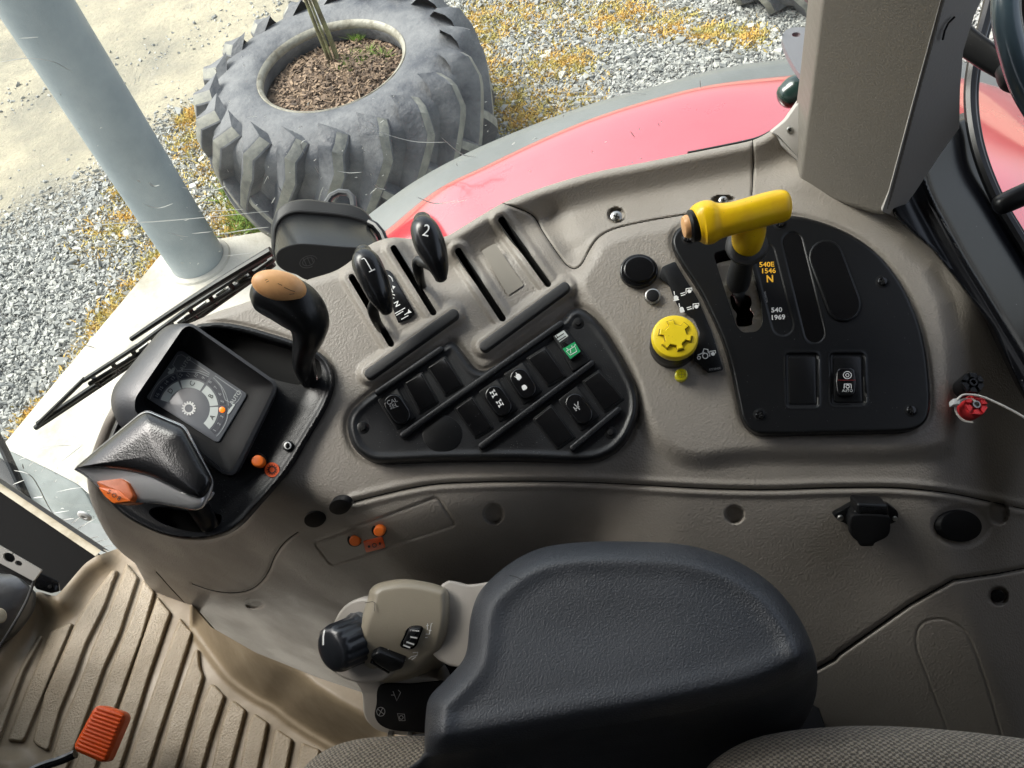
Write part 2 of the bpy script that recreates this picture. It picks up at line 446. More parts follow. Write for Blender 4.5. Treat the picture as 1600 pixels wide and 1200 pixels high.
REDP = mat('red_paint', (.40, .006, .014), .30, coat=1, bump=(2.6, .022, 'noise'), var=(3, (.40, .02, .03), .4, .65), speck=(26, .05, (.03, .02, .02)))
REDP.node_tree.nodes['Principled BSDF'].inputs['Coat IOR'].default_value = 2.5
FLARE = mat('grey_fender_rubber', (.15, .16, .155), .45, bump=(200, .0003, 'noise'), var=(5, (.11, .12, .115), .4, .7), speck=(30, .03, (.04, .04, .03)))
RED_CAP = mat('red_plastic', (.62, .03, .035), .45)
WHITEP = mat('white_plastic', (.6, .61, .6), .4)
CORD = mat('pale_cord', (.55, .53, .49), .6)
ANTH = mat('grey_painted_metal', (.20, .205, .22), .40, bump=(120, .0002, 'noise'))
CREAM = mat('cream_metal', (.42, .38, .29), .45, var=(30, (.25, .21, .14), .45, .7))
ALU = mat('cast_metal', (.13, .135, .14), .45, .6, bump=(60, .001, 'noise'), var=(20, (.2, .2, .2), .45, .7))
TYRE = mat('weathered_tyre_rubber', (.055, .059, .068), .60, bump=(60, .003, 'noise'), var=(7, (.175, .178, .18), .36, .68), bump2=(10, .008, 'noise'))
LUGT = mat('pale_lug_face', (.15, .15, .135), .62, bump=(50, .003, 'noise'), var=(22, (.27, .265, .225), .35, .6))  # paler colour for the outer face of each lug
LUGM = mat('tyre_lug_rubber', (.075, .08, .088), .58, bump=(50, .003, 'noise'), var=(8, (.20, .195, .165), .40, .66))
BEAD = mat('pale_bead', (.30, .285, .23), .6, bump=(50, .003, 'noise'), var=(16, (.16, .14, .10), .45, .65))
SOIL = mat('bark_soil', (.10, .065, .042), .95, bump=(45, .03, 'noise'), var=(26, (.20, .14, .09), .42, .6))
BARK = mat('bark', (.26, .26, .12), .8, bump=(40, .005, 'noise'), var=(14, (.13, .11, .06), .4, .6))
POST = mat('galvanised_post', (.33, .37, .38), .50, bump=(90, .0008, 'noise'), var=(3.2, (.22, .26, .275), .35, .68))
CONC = mat('concrete', (.47, .445, .385), .85, bump=(70, .003, 'noise'), var=(5, (.30, .28, .225), .45, .72), speck=(18, .05, (.2, .18, .12)))
LEAF = mat('grass_green', (.16, .26, .03), .7)
MOSS = mat('dry_moss', (.60, .38, .09), .9, var=(9, (.42, .36, .11), .4, .6))
CABM = mat('cab_lining', (.06, .055, .05), .7)
CABD = mat('dark_light_blocker', (.03, .028, .025), .7)
SEATF = mat('x', (.3, .3, .3), .9)
def knit():
    m = bpy.data.materials.new('knit_fabric'); m.use_nodes = True; N = m.node_tree.nodes; L = m.node_tree.links
    b = N['Principled BSDF']; b.inputs['Roughness'].default_value = .95; b.inputs['Sheen Weight'].default_value = .2
    g = N.new('ShaderNodeNewGeometry'); mp = N.new('ShaderNodeMapping'); mp.inputs['Rotation'].default_value = (0, 0, .35)
    L.new(g.outputs['Position'], mp.inputs['Vector'])
    sep = N.new('ShaderNodeSeparateXYZ')
    nz = N.new('ShaderNodeTexNoise'); nz.inputs['Scale'].default_value = 230
    L.new(mp.outputs[0], nz.inputs['Vector'])
    ad = N.new('ShaderNodeMixRGB'); ad.blend_type = 'ADD'; ad.inputs[0].default_value = .0034
    L.new(mp.outputs[0], ad.inputs[1]); L.new(nz.outputs['Color'], ad.inputs[2]); L.new(ad.outputs[0], sep.inputs[0])
    def s(inp, k, off=None):
        a = N.new('ShaderNodeMath'); a.operation = 'MULTIPLY'; a.inputs[1].default_value = k; L.new(inp, a.inputs[0])
        o_ = a.outputs[0]
        if off is not None:
            c = N.new('ShaderNodeMath'); c.operation = 'ADD'; L.new(o_, c.inputs[0]); L.new(off, c.inputs[1]); o_ = c.outputs[0]
        d = N.new('ShaderNodeMath'); d.operation = 'SINE'; L.new(o_, d.inputs[0]); return d.outputs[0]
    sy = s(sep.outputs['Y'], 1500)
    sx = s(sep.outputs['X'], 1150, None)
    mul = N.new('ShaderNodeMath'); mul.operation = 'MULTIPLY'; L.new(sx, mul.inputs[0]); L.new(sy, mul.inputs[1])
    r = N.new('ShaderNodeMapRange'); r.inputs[1].default_value = -.35; r.inputs[2].default_value = .35; L.new(mul.outputs[0], r.inputs[0])
    mx = N.new('ShaderNodeMix'); mx.data_type = 'RGBA'; mx.inputs[6].default_value = (.115, .100, .080, 1); mx.inputs[7].default_value = (.33, .29, .225, 1)
    L.new(r.outputs[0], mx.inputs[0])
    n2 = N.new('ShaderNodeTexNoise'); n2.inputs['Scale'].default_value = 700; L.new(g.outputs['Position'], n2.inputs['Vector'])
    mx2 = N.new('ShaderNodeMix'); mx2.data_type = 'RGBA'; mx2.blend_type = 'MULTIPLY'; mx2.inputs[0].default_value = .6
    L.new(mx.outputs[2], mx2.inputs[6]); L.new(n2.outputs[0], mx2.inputs[7])
    L.new(mx.outputs[2], b.inputs['Base Color'])
    bn = N.new('ShaderNodeBump'); bn.inputs['Distance'].default_value = .0014; L.new(r.outputs[0], bn.inputs['Height'])
    bn2 = N.new('ShaderNodeBump'); bn2.inputs['Distance'].default_value = .001; L.new(n2.outputs[0], bn2.inputs['Height']); L.new(bn.outputs[0], bn2.inputs['Normal'])
    L.new(bn2.outputs[0], b.inputs['Normal']); return m
KNIT = knit()
def glass(tint=(.93, .97, .95)):
    m = bpy.data.materials.new('window_glass'); m.use_nodes = True; N = m.node_tree.nodes; L = m.node_tree.links; N.clear()
    o = N.new('ShaderNodeOutputMaterial'); t = N.new('ShaderNodeBsdfTransparent'); t.inputs[0].default_value = (*tint, 1)
    gl = N.new('ShaderNodeBsdfGlossy'); gl.inputs['Roughness'].default_value = .02
    fr = N.new('ShaderNodeFresnel'); fr.inputs[0].default_value = 1.18; mx = N.new('ShaderNodeMixShader')
    df = N.new('ShaderNodeBsdfDiffuse'); df.inputs[0].default_value = (.75, .77, .75, 1); nz = N.new('ShaderNodeTexNoise'); nz.inputs['Scale'].default_value = 6; nz.inputs['Detail'].default_value = 6
    ge = N.new('ShaderNodeNewGeometry'); L.new(ge.outputs['Position'], nz.inputs['Vector'])
    mr = N.new('ShaderNodeMapRange'); mr.inputs[1].default_value = .3; mr.inputs[2].default_value = .75; mr.inputs[3].default_value = .010; mr.inputs[4].default_value = .032; L.new(nz.outputs[0], mr.inputs[0])
    tr = N.new('ShaderNodeBsdfTranslucent'); tr.inputs[0].default_value = (.75, .77, .75, 1); m2 = N.new('ShaderNodeMixShader'); L.new(mr.outputs[0], m2.inputs[0]); m3 = N.new('ShaderNodeMixShader'); m3.inputs[0].default_value = .5
    L.new(df.outputs[0], m3.inputs[1]); L.new(tr.outputs[0], m3.inputs[2])
    L.new(t.outputs[0], m2.inputs[1]); L.new(m3.outputs[0], m2.inputs[2]); mn = N.new('ShaderNodeMath'); mn.operation = 'MINIMUM'; mn.inputs[1].default_value = .035; L.new(fr.outputs[0], mn.inputs[0]); L.new(mn.outputs[0], mx.inputs[0]); L.new(m2.outputs[0], mx.inputs[1]); L.new(gl.outputs[0], mx.inputs[2]); L.new(mx.outputs[0], o.inputs[0]); return m
GLASS = glass()

# =================================================================== SETTING: ground
def gmask(x, y):     # 1 = gravel, 0 = trodden dirt (world metres)
    s = (x+2.05)*.40-(y-3.61)*.915
    return s
def ground_material():
    m = bpy.data.materials.new('gravel_yard'); m.use_nodes = True; N = m.node_tree.nodes; L = m.node_tree.links
    b = N['Principled BSDF']; b.inputs['Roughness'].default_value = .9
    g = N.new('ShaderNodeNewGeometry'); P = g.outputs['Position']
    def noise(sc, det=6, ro=.6):
        n = N.new('ShaderNodeTexNoise'); n.inputs['Scale'].default_value = sc; n.inputs['Detail'].default_value = det; n.inputs['Roughness'].default_value = ro
        L.new(P, n.inputs['Vector']); return n.outputs[0]
    def mr(i, a, c, lo=0, hi=1):
        r = N.new('ShaderNodeMapRange'); r.inputs[1].default_value = a; r.inputs[2].default_value = c; r.inputs[3].default_value = lo; r.inputs[4].default_value = hi
        L.new(i, r.inputs[0]); return r.outputs[0]
    def mix(f, c1, c2):
        x = N.new('ShaderNodeMix'); x.data_type = 'RGBA'; L.new(f, x.inputs[0])
        for s, v in ((6, c1), (7, c2)):
            if isinstance(v, tuple): x.inputs[s].default_value = (*v, 1)
            else: L.new(v, x.inputs[s])
        return x.outputs[2]
    def ma(op, a, b_):
        x = N.new('ShaderNodeMath'); x.operation = op
        for i, v in enumerate((a, b_)):
            if isinstance(v, (int, float)): x.inputs[i].default_value = v
            else: L.new(v, x.inputs[i])
        return x.outputs[0]
    sp = N.new('ShaderNodeSeparateXYZ'); L.new(P, sp.inputs[0])
    s = ma('SUBTRACT', ma('MULTIPLY', ma('ADD', sp.outputs[0], 2.05), .40), ma('MULTIPLY', ma('SUBTRACT', sp.outputs[1], 3.61), .915))
    s = ma('ADD', s, ma('MULTIPLY', ma('SUBTRACT', noise(2.2), .5), .5))
    gm = mr(s, -.15, .35)
    gm = ma('MAXIMUM', gm, mr(noise(1.1, 8, .7), .60, .72, 0, .7))
    v = N.new('ShaderNodeTexVoronoi'); v.inputs['Scale'].default_value = 42; L.new(P, v.inputs['Vector'])
    v2 = N.new('ShaderNodeTexVoronoi'); v2.inputs['Scale'].default_value = 42; v2.feature = 'DISTANCE_TO_EDGE'; L.new(P, v2.inputs['Vector'])
    bw = N.new('ShaderNodeRGBToBW'); L.new(v.outputs['Color'], bw.inputs[0])
    stone = mix(bw.outputs[0], (.12, .125, .125), (.38, .39, .375))
    stone = mix(mr(v2.outputs[0], .0, .12), (.10, .095, .08), stone)
    dirt = mix(mr(noise(1.4, 8, .7), .40, .62), (.43, .385, .275), (.25, .235, .185))
    dirt = mix(mr(noise(34, 5, .7), .52, .72), dirt, (.28, .25, .19))
    c = mix(gm, dirt, stone)
    L.new(c, b.inputs['Base Color'])
    h = ma('MULTIPLY', mr(v2.outputs[0], 0, .2), gm)
    bn = N.new('ShaderNodeBump'); bn.inputs['Distance'].default_value = .012; L.new(h, bn.inputs['Height'])
    bn2 = N.new('ShaderNodeBump'); bn2.inputs['Distance'].default_value = .02; L.new(noise(22, 8, .75), bn2.inputs['Height']); L.new(bn.outputs[0], bn2.inputs['Normal'])
    L.new(bn2.outputs[0], b.inputs['Normal']); return m
GM = ground_material()
V = []; n = 60
gx = np.r_[-200, -60, np.linspace(-8, 9, 60), 60, 200]; gy = np.r_[-200, -60, np.linspace(-4, 11, 60), 60, 200]
XX, YY = np.meshgrid(gx, gy)
ZZ = .012*np.sin(XX*1.7+1)*np.cos(YY*1.3)+.008*np.sin(XX*4.1)*np.sin(YY*3.7)-.01
ZZ[(np.abs(XX) > 20) | (np.abs(YY) > 20)] = -.01
idx = np.arange(XX.size).reshape(XX.shape)
Q = np.stack([idx[:-1, :-1].ravel(), idx[:-1, 1:].ravel(), idx[1:, 1:].ravel(), idx[1:, :-1].ravel()], 1)
tag(mk('ground', np.stack([XX.ravel(), YY.ravel(), ZZ.ravel()], 1), Q, GM, None), 'pale trodden dirt and grey crushed gravel yard outside the cab', None, kind='structure')
def gz(x, y): return .012*np.sin(x*1.7+1)*np.cos(y*1.3)+.008*np.sin(x*4.1)*np.sin(y*3.7)-.01

SLAB = np.array([(-2.75, .93), (-1.811, 2.227), (-1.219, 3.047), (-.76, 2.96), (-.55, 2.5), (-.5, -1.0), (-2.75, -1.0)])
def slab_in(x, y): return inside(x, y, SLAB)
def stones(name, n, region, size, matl, seed, lift=.35, flatk=.5):
    r = np.random.default_rng(seed)
    x, y = region(r, n); k = len(x)
    # irregular 8-vertex shards, 12 triangles
    base = np.array([(-1, -1, -1), (1, -1, -1), (1, 1, -1), (-1, 1, -1), (-.7, -.7, 1), (.7, -.7, 1), (.7, .7, 1), (-.7, .7, 1)], float)
    V = base[None]+r.normal(0, .28, (k, 8, 3))
    s = size*np.exp(r.normal(0, .38, k))
    sc = np.stack([s*r.uniform(.7, 1.35, k), s*r.uniform(.45, 1.0, k), s*r.uniform(.25, .6, k)*flatk*2], 1)
    V *= sc[:, None, :]
    a = r.uniform(0, 2*math.pi, k); ca, sa = np.cos(a), np.sin(a)
    tx = r.normal(0, .35, k); ty = r.normal(0, .35, k)
    Xv = V[..., 0]; Yv = V[..., 1]; Zv = V[..., 2]+Xv*tx[:, None]+Yv*ty[:, None]
    W = np.stack([Xv*ca[:, None]-Yv*sa[:, None]+x[:, None], Xv*sa[:, None]+Yv*ca[:, None]+y[:, None], Zv+(gz(x, y)+s*lift)[:, None]], -1)
    fq = np.array([(4, 5, 6, 7), (0, 1, 5, 4), (1, 2, 6, 5), (2, 3, 7, 6), (3, 0, 4, 7)])
    Fq = (fq[None]+8*np.arange(k)[:, None, None]).reshape(-1, 4)
    o = mk(name, W.reshape(-1, 3), Fq, matl, None, smooth=False)
    return o
def stone_mat(name, c1, c2, c3):
    m = bpy.data.materials.new(name); m.use_nodes = True; N = m.node_tree.nodes; L = m.node_tree.links
    b = N['Principled BSDF']; b.inputs['Roughness'].default_value = .75
    g = N.new('ShaderNodeNewGeometry'); cr = N.new('ShaderNodeValToRGB')
    e = cr.color_ramp.elements; e[0].color = (*c1, 1); e[1].color = (*c3, 1); k = e.new(.5); k.color = (*c2, 1)
    L.new(g.outputs['Random Per Island'], cr.inputs[0]); L.new(cr.outputs[0], b.inputs['Base Color']); return m
ST1 = stone_mat('crushed_stone', (.17, .175, .165), (.29, .295, .275), (.44, .435, .39))
def hits_tyre(x, y): return np.hypot(x+.33, y-3.28) < .5
def reg_gravel(r, n):
    x = r.uniform(-2.5, 2.7, n); y = r.uniform(1.95, 5.0, n)
    s = gmask(x, y)+.08*np.sin(x*5+y*2)+r.normal(0, .13, n)
    dens = np.clip(1.25-.12*(y-2), .4, 1)
    k = (s > .04) & ~slab_in(x, y) & ~hits_tyre(x, y) & (r.uniform(0, 1, n) < dens) & ~((x > -.4) & (y < 2.0))
    return x[k], y[k]
tag(stones('gravel', 175000, reg_gravel, .0060, ST1, 3), 'grey and white crushed stone gravel spread over the yard', None, kind='stuff')
def reg_sparse(r, n):
    x = r.uniform(-4.5, 2, n); y = r.uniform(2, 8, n); s = gmask(x, y)
    k = (s <= .2) & (np.exp(-((y-4.95-.15*x)/.22)**2)*1.6+np.exp(s/.22)*.8+r.normal(0, .5, n) > 1.0) & ~hits_tyre(x, y) & ~slab_in(x, y); return x[k], y[k]
tag(stones('loose_stones', 16000, reg_sparse, .0055, ST1, 5), 'small loose pale stones scattered on the trodden dirt', None, kind='stuff')
# dry moss and weeds: small blades in clumps
def tufts(name, cx, cy, spread, n, h, wd, matl, seed, z0=None):
    r = np.random.default_rng(seed); cx = np.array(cx); cy = np.array(cy)
    i = r.integers(0, len(cx), n)
    x = cx[i]+r.normal(0, 1, n)*spread[i]; y = cy[i]+r.normal(0, 1, n)*spread[i]
    k = ~hits_tyre(x, y) if z0 is None else np.ones(n, bool)
    if z0 is None: k &= ~slab_in(x, y)
    x = x[k]; y = y[k]; n = len(x); a = r.uniform(0, 6.3, n); hh = h*r.uniform(.4, 1.2, n)
    z = (gz(x, y) if z0 is None else z0+0*x)
    dx = np.cos(a)*wd; dy = np.sin(a)*wd; lx = r.normal(0, .8, n)*hh; ly = r.normal(0, .8, n)*hh
    V = np.stack([np.stack([x-dx, y-dy, z], 1), np.stack([x+dx, y+dy, z], 1), np.stack([x+lx, y+ly, z+hh], 1)], 1).reshape(-1, 3)
    return V, np.arange(3*n).reshape(-1, 3)
mp_ = [(90, 640, .05), (150, 560, .06), (215, 470, .07), (250, 425, .07), (262, 395, .05), (350, 345, .09), (395, 335, .08), (380, 300, .08), (335, 260, .10), (300, 220, .07),
       (170, 500, .05), (180, 355, .10), (230, 330, .09), (120, 610, .04), (55, 660, .04), (780, 140, .10), (800, 170, .08), (760, 110, .07), (800, 20, .12), (860, 25, .12), (950, 30, .08),
       (750, 30, .08), (1110, 50, .05), (1050, 35, .06), (1170, 55, .05), (300, 180, .04), (860, 100, .06), (900, 95, .05), (760, 60, .06), (980, 15, .08), (880, 165, .10), (820, 185, .06), (420, 345, .06), (200, 290, .05)]
GPL = Plane((0, 0, 0), (0, 0, 1))
mc = np.array([GPL.pt(a, b)[:2] for a, b, c in mp_])
V, Fq = tufts('dry_moss', mc[:, 0], mc[:, 1], np.array([c for a, b, c in mp_]), 36000, .018, .006, MOSS, 11)
tag(mk('dry_moss', V, Fq, MOSS, None, smooth=False), 'orange and yellow dry moss growing through the gravel', None, kind='stuff')
mg = np.array([GPL.pt(a, b)[:2] for a, b in ((745, 222), (738, 230), (385, 345), (370, 300), (410, 350))])
V, Fq = tufts('weeds', mg[:, 0], mg[:, 1], np.array([.03, .02, .04, .04, .04]), 1500, .05, .004, LEAF, 12)
tag(mk('weeds', V, Fq, LEAF, None, smooth=False), 'small green weeds against the foot of the planter tyre', None, kind='stuff')
# concrete slab
S2 = SLAB[::-1] if area2(SLAB) < 0 else SLAB
bot = np.c_[S2, np.full(len(S2), -.1)]; top = np.c_[S2, np.full(len(S2), .035)]
c0 = S2.mean(0); top2 = np.c_[S2+(c0-S2)*.006, np.full(len(S2), .045)]
tag(rings('concrete_slab', [bot, top, top2], CONC), 'pale concrete slab under the grey post', None, kind='structure')
# post
pb = GPL.pt(318, 420)
pt_ = thing('post', 'thick round grey galvanised post standing on the pale concrete slab', 'post', pb)
a_ = np.linspace(0, 2*math.pi, 40, endpoint=False)
rings('shaft', [pb+np.stack([.110*np.cos(a_), .110*np.sin(a_), np.full(40, z)], 1) for z in (.0, .6, 1.5, 3, 4.2)], POST, pt_)
rings('base_collar', [pb+np.stack([r*np.cos(a_), r*np.sin(a_), np.full(40, z)], 1) for r, z in ((.135, .045), (.13, .054), (.111, .060))], CONC, pt_, cap1=False)

# =================================================================== planter tyre
def tractor_tyre(root, cx, cy, z0, R0, H, ri, nl, tilt=0):
    k = R0/.60; zz = lambda z: z*H/.5+z0
    prof = [(.300, .40), (.288, .452), (.298, .478), (.325, .492), (.38, .500), (.45, .492), (.515, .462), (.538, .425), (.549, .37), (.553, .25), (.549, .13), (.538, .075), (.50, .03), (.44, .0), (.30, .0)]
    prof = spl([(r*k, z) for r, z in prof], 4, closed=False)
    a = np.linspace(0, 2*math.pi, 96, endpoint=False)
    rr = [np.stack([cx+r*np.cos(a), cy+r*np.sin(a), np.full(96, zz(z))], 1) for r, z in prof[::-1]]
    rings('casing', rr, TYRE, root, cap1=False, sharp=60)
    bp = [(.300, .44), (.288, .455), (.286, .470), (.292, .482), (.303, .488), (.308, .482)]
    rings('bead', [np.stack([cx+r*k*np.cos(a), cy+r*k*np.sin(a), np.full(96, zz(z))], 1) for r, z in bp[::-1]], BEAD, root, cap1=False)
    rprof = [(.450, .4935), (.505, .470), (.537, .430), (.549, .370), (.553, .25), (.549, .13), (.538, .075), (.50, .03)]
    zs = np.array([q[1] for q in rprof])[::-1]; rs = np.array([q[0] for q in rprof])[::-1]
    def lug(phi, up):
        n = 12; R = []
        for j in range(n+1):
            s = j/n
            z = (.482-(.482-.175)*s) if up else (.035+(.28-.035)*s)
            da = -.36*s**1.0
            ang = phi+da+(0 if up else .0)
            r0 = np.interp(z, zs, rs)*k
            hgt = .056*k*min(1, .25+s*4)*(1 if s < .93 else .8)
            rt = min(r0+hgt, .604*k)
            dz = .0
            # local tangent directions on the casing
            w0 = .030*k*(1.35-.45*s); tn = np.array([-math.sin(ang), math.cos(ang), 0]); er = np.array([math.cos(ang), math.sin(ang), 0])
            dr = np.array([0, 0, 1.0])
            pd = tn*.78+dr*(-.62 if up else .62)
            pd /= np.linalg.norm(pd)
            c = np.array([cx, cy, zz(z)])
            tilt_ = er if s > .18 else (er*.55+dr*(.83 if up else -.83))
            tp = c+er*r0+tilt_*(rt-r0+.006) if s <= .18 else c+er*rt
            bs = c+er*(r0-.03)
            R.append(np.array([bs-pd*w0*2.3, tp-pd*w0*.72-er*.006, tp-pd*w0*.52, tp+pd*w0*.52, tp+pd*w0*.70-er*.003, bs+pd*w0*1.3]))
        V = np.vstack(R); Fc = []
        for j in range(n):
            for q in range(5): Fc.append([j*6+q, j*6+q+1, (j+1)*6+q+1, (j+1)*6+q][::-1])
        Fc.append([0, 1, 2, 3, 4, 5]); Fc.append([n*6+i for i in range(6)][::-1])
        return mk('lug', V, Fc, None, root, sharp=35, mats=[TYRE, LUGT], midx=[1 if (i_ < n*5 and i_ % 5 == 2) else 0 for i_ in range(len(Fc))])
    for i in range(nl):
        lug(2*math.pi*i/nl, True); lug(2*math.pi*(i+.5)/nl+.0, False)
TC = np.array([-.338, 3.285, 0])
tt = thing('planter_tyre', 'big weathered tractor tyre lying flat on the gravel as a planter, filled with soil', 'tyre', TC)
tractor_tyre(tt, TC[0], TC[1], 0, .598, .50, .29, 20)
rs_ = np.linspace(0, .31, 14); aa = np.linspace(0, 2*math.pi, 64, endpoint=False); R_ = []
for r in rs_[::-1]:
    z = .385+.012*rng.normal(0, 1, 64)+.035*(1-(r/.31)**2)
    R_.append(np.stack([TC[0]+max(r, .002)*np.cos(aa), TC[1]+max(r, .002)*np.sin(aa), z], 1))
soil = rings('soil', R_, SOIL, tt, sharp=0)
# bark chips on the soil, joined
r = np.random.default_rng(4); k = 2600; rr = .285*np.sqrt(r.uniform(0, 1, k)); an = r.uniform(0, 6.3, k)
cx = TC[0]+rr*np.cos(an); cy = TC[1]+rr*np.sin(an); cz = .392+.035*(1-(rr/.31)**2)+r.uniform(0, .012, k)
th = r.uniform(0, 6.3, k); ln = r.uniform(.004, .016, k); wd = r.uniform(.0015, .005, k)
dx = np.stack([np.cos(th)*ln, np.sin(th)*ln, r.normal(0, .3, k)*ln], 1); dy = np.stack([-np.sin(th)*wd, np.cos(th)*wd, r.normal(0, .3, k)*wd], 1)
c = np.stack([cx, cy, cz], 1)
V = np.stack([c-dx-dy, c+dx-dy, c+dx+dy, c-dx+dy], 1).reshape(-1, 3)
CHIP = stone_mat('bark_chip', (.05, .032, .02), (.15, .098, .06), (.30, .21, .135))
tag(mk('bark_chips', V, np.arange(4*k).reshape(-1, 4), CHIP, tt, smooth=False), kind='stuff')
SPL = Plane((0, 0, .40), (0, 0, 1))
g_ = np.array([SPL.pt(a, b)[:2] for a, b in ((545, 113), (560, 108), (552, 95), (578, 88), (566, 104), (535, 118), (560, 65), (600, 92))])
V, Fq = tufts('g', g_[:, 0], g_[:, 1], np.array([.012, .014, .006, .01, .01, .008, .008, .008]), 900, .035, .003, LEAF, 3, z0=.40)
tag(mk('grass_tufts', V, Fq, LEAF, tt, smooth=False), kind='stuff')
# sapling
b0 = SPL.pt(525, 104)
sap = thing('sapling', 'young multi-stemmed sapling growing out of the soil in the planter tyre', 'sapling', b0)
def stem(off, lean, r0, L=2.2, nm='stem'):
    z = np.linspace(-.05, L, 14); P = np.stack([b0[0]+off[0]+lean[0]*z+.012*np.sin(z*5+off[0]*90), b0[1]+off[1]+lean[1]*z+.01*np.cos(z*4), b0[2]+z], 1)
    tube(nm, P, np.linspace(r0, r0*.45, 14), BARK, sap, n=9)
    return P
stem((0.008, 0.0), (-.03, .02), .0105); stem((-.010, .004), (-.06, .0), .008); stem((-.003, -.010), (-.05, .02), .0055)
for q in range(10):
    z = .9+.13*q; a = q*2.4; P = np.array([b0+np.array([-.04*z, .01*z, z])+np.array([math.cos(a), math.sin(a), .7])*s*.35 for s in np.linspace(0, 1, 5)])
    tube('branch', P, np.linspace(.006, .002, 5), BARK, sap, n=6)

# second tyre at the top of the frame
T2 = GPL.pt(1265, -62)
t2 = thing('worn_tyre', 'dark worn tyre on the gravel at the top edge, left of the cab pillar', 'tyre', (T2[0], T2[1], 0))
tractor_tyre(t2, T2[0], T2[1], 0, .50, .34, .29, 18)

# =================================================================== tractor wing (fender)
fy = 1.30
FO = spl([(480, 410), (573, 337), (647, 283), (734, 236), (831, 195), (925, 161), (1019, 135), (1112, 109), (1225, 92), (1330, 84), (1440, 89), (1525, 103), (1600, 150), (1680, 215), (1760, 300)], 6, closed=False)
FR = spl([(500, 440), (597, 367), (680, 300), (756, 262), (842, 221), (925, 187), (1019, 157), (1112, 135), (1225, 122), (1330, 113), (1440, 119), (1522, 132), (1600, 163), (1680, 225), (1760, 310)], 6, closed=False)
wing = thing('rear_wing', 'glossy red tractor wing with grey rubber edge, seen through the window beyond the console', 'fender', (.6, 1.0, 1.3))
nO = 90
fo = resample(FO, nO, False); frr = resample(FR, nO, False)
PO = Plane((0, fy, 0), (0, 1, 0)); PR = Plane((0, fy-.075, 0), (0, 1, 0))
eo = PO.pt(fo[:, 0], fo[:, 1]); er_ = PR.pt(frr[:, 0], frr[:, 1])
rows = [eo+np.array([0, -.01, -.10]), eo+np.array([0, .004, -.012]), eo+np.array([0, -.004, .002]), .5*(eo+er_)+np.array([0, 0, .006]), er_+np.array([0, .002, .001]), er_+np.array([0, 0, -.03])]
def strip(name, rows, m, parent, sharp=50):
    n = len(rows[0]); V = np.vstack(rows); Fc = [[k*n+i, k*n+i+1, (k+1)*n+i+1, (k+1)*n+i][::-1] for k in range(len(rows)-1) for i in range(n-1)]
    return mk(name, V, Fc, m, parent, sharp)
strip('rubber_edge', rows[::-1], FLARE, wing)
rows = []
for j in range(26):
    s = (j/25)**1.7
    y = fy-.075-.62*s; dz = .022*(1-math.exp(-s/.028))+.030*math.sin(min(1, s*2.6)*math.pi/2)*1.0-.05*s+.02*math.exp(-((s-.55)/.2)**2)
    q = er_.copy(); q[:, 1] = y; q[:, 2] += dz+(-.004 if j == 0 else 0)+.10*s*s*0; rows.append(q)
strip('red_panel', rows, REDP, wing, sharp=70)
strip('underside', [r_-np.array([0, 0, .05]) for r_ in (rows[0], rows[-1])], BLACK_M, wing)

# =================================================================== window glass
GP = spl([(-1.6, 1.62), (-1.25, 1.33), (-.957, 1.076), (-.725, .915), (-.45, .895), (-.1, .90), (.3, .90), (.47, .90)], 6, closed=False)
def wall_sheet(name, P, z0, z1, m, parent, lean=0.0, nz=6):
    rows = []
    for k in range(nz):
        s = k/(nz-1); q = np.c_[P, np.full(len(P), z0+(z1-z0)*s)]; q[:, 1] += lean*s; rows.append(q)
    return strip(name, rows, m, parent)
win = thing('curved_window', 'large scratched curved window pane between the console and the yard', 'window', (-.4, .85, 1.16))
wall_sheet('pane', GP, 1.155, 2.72, GLASS, win, .03)
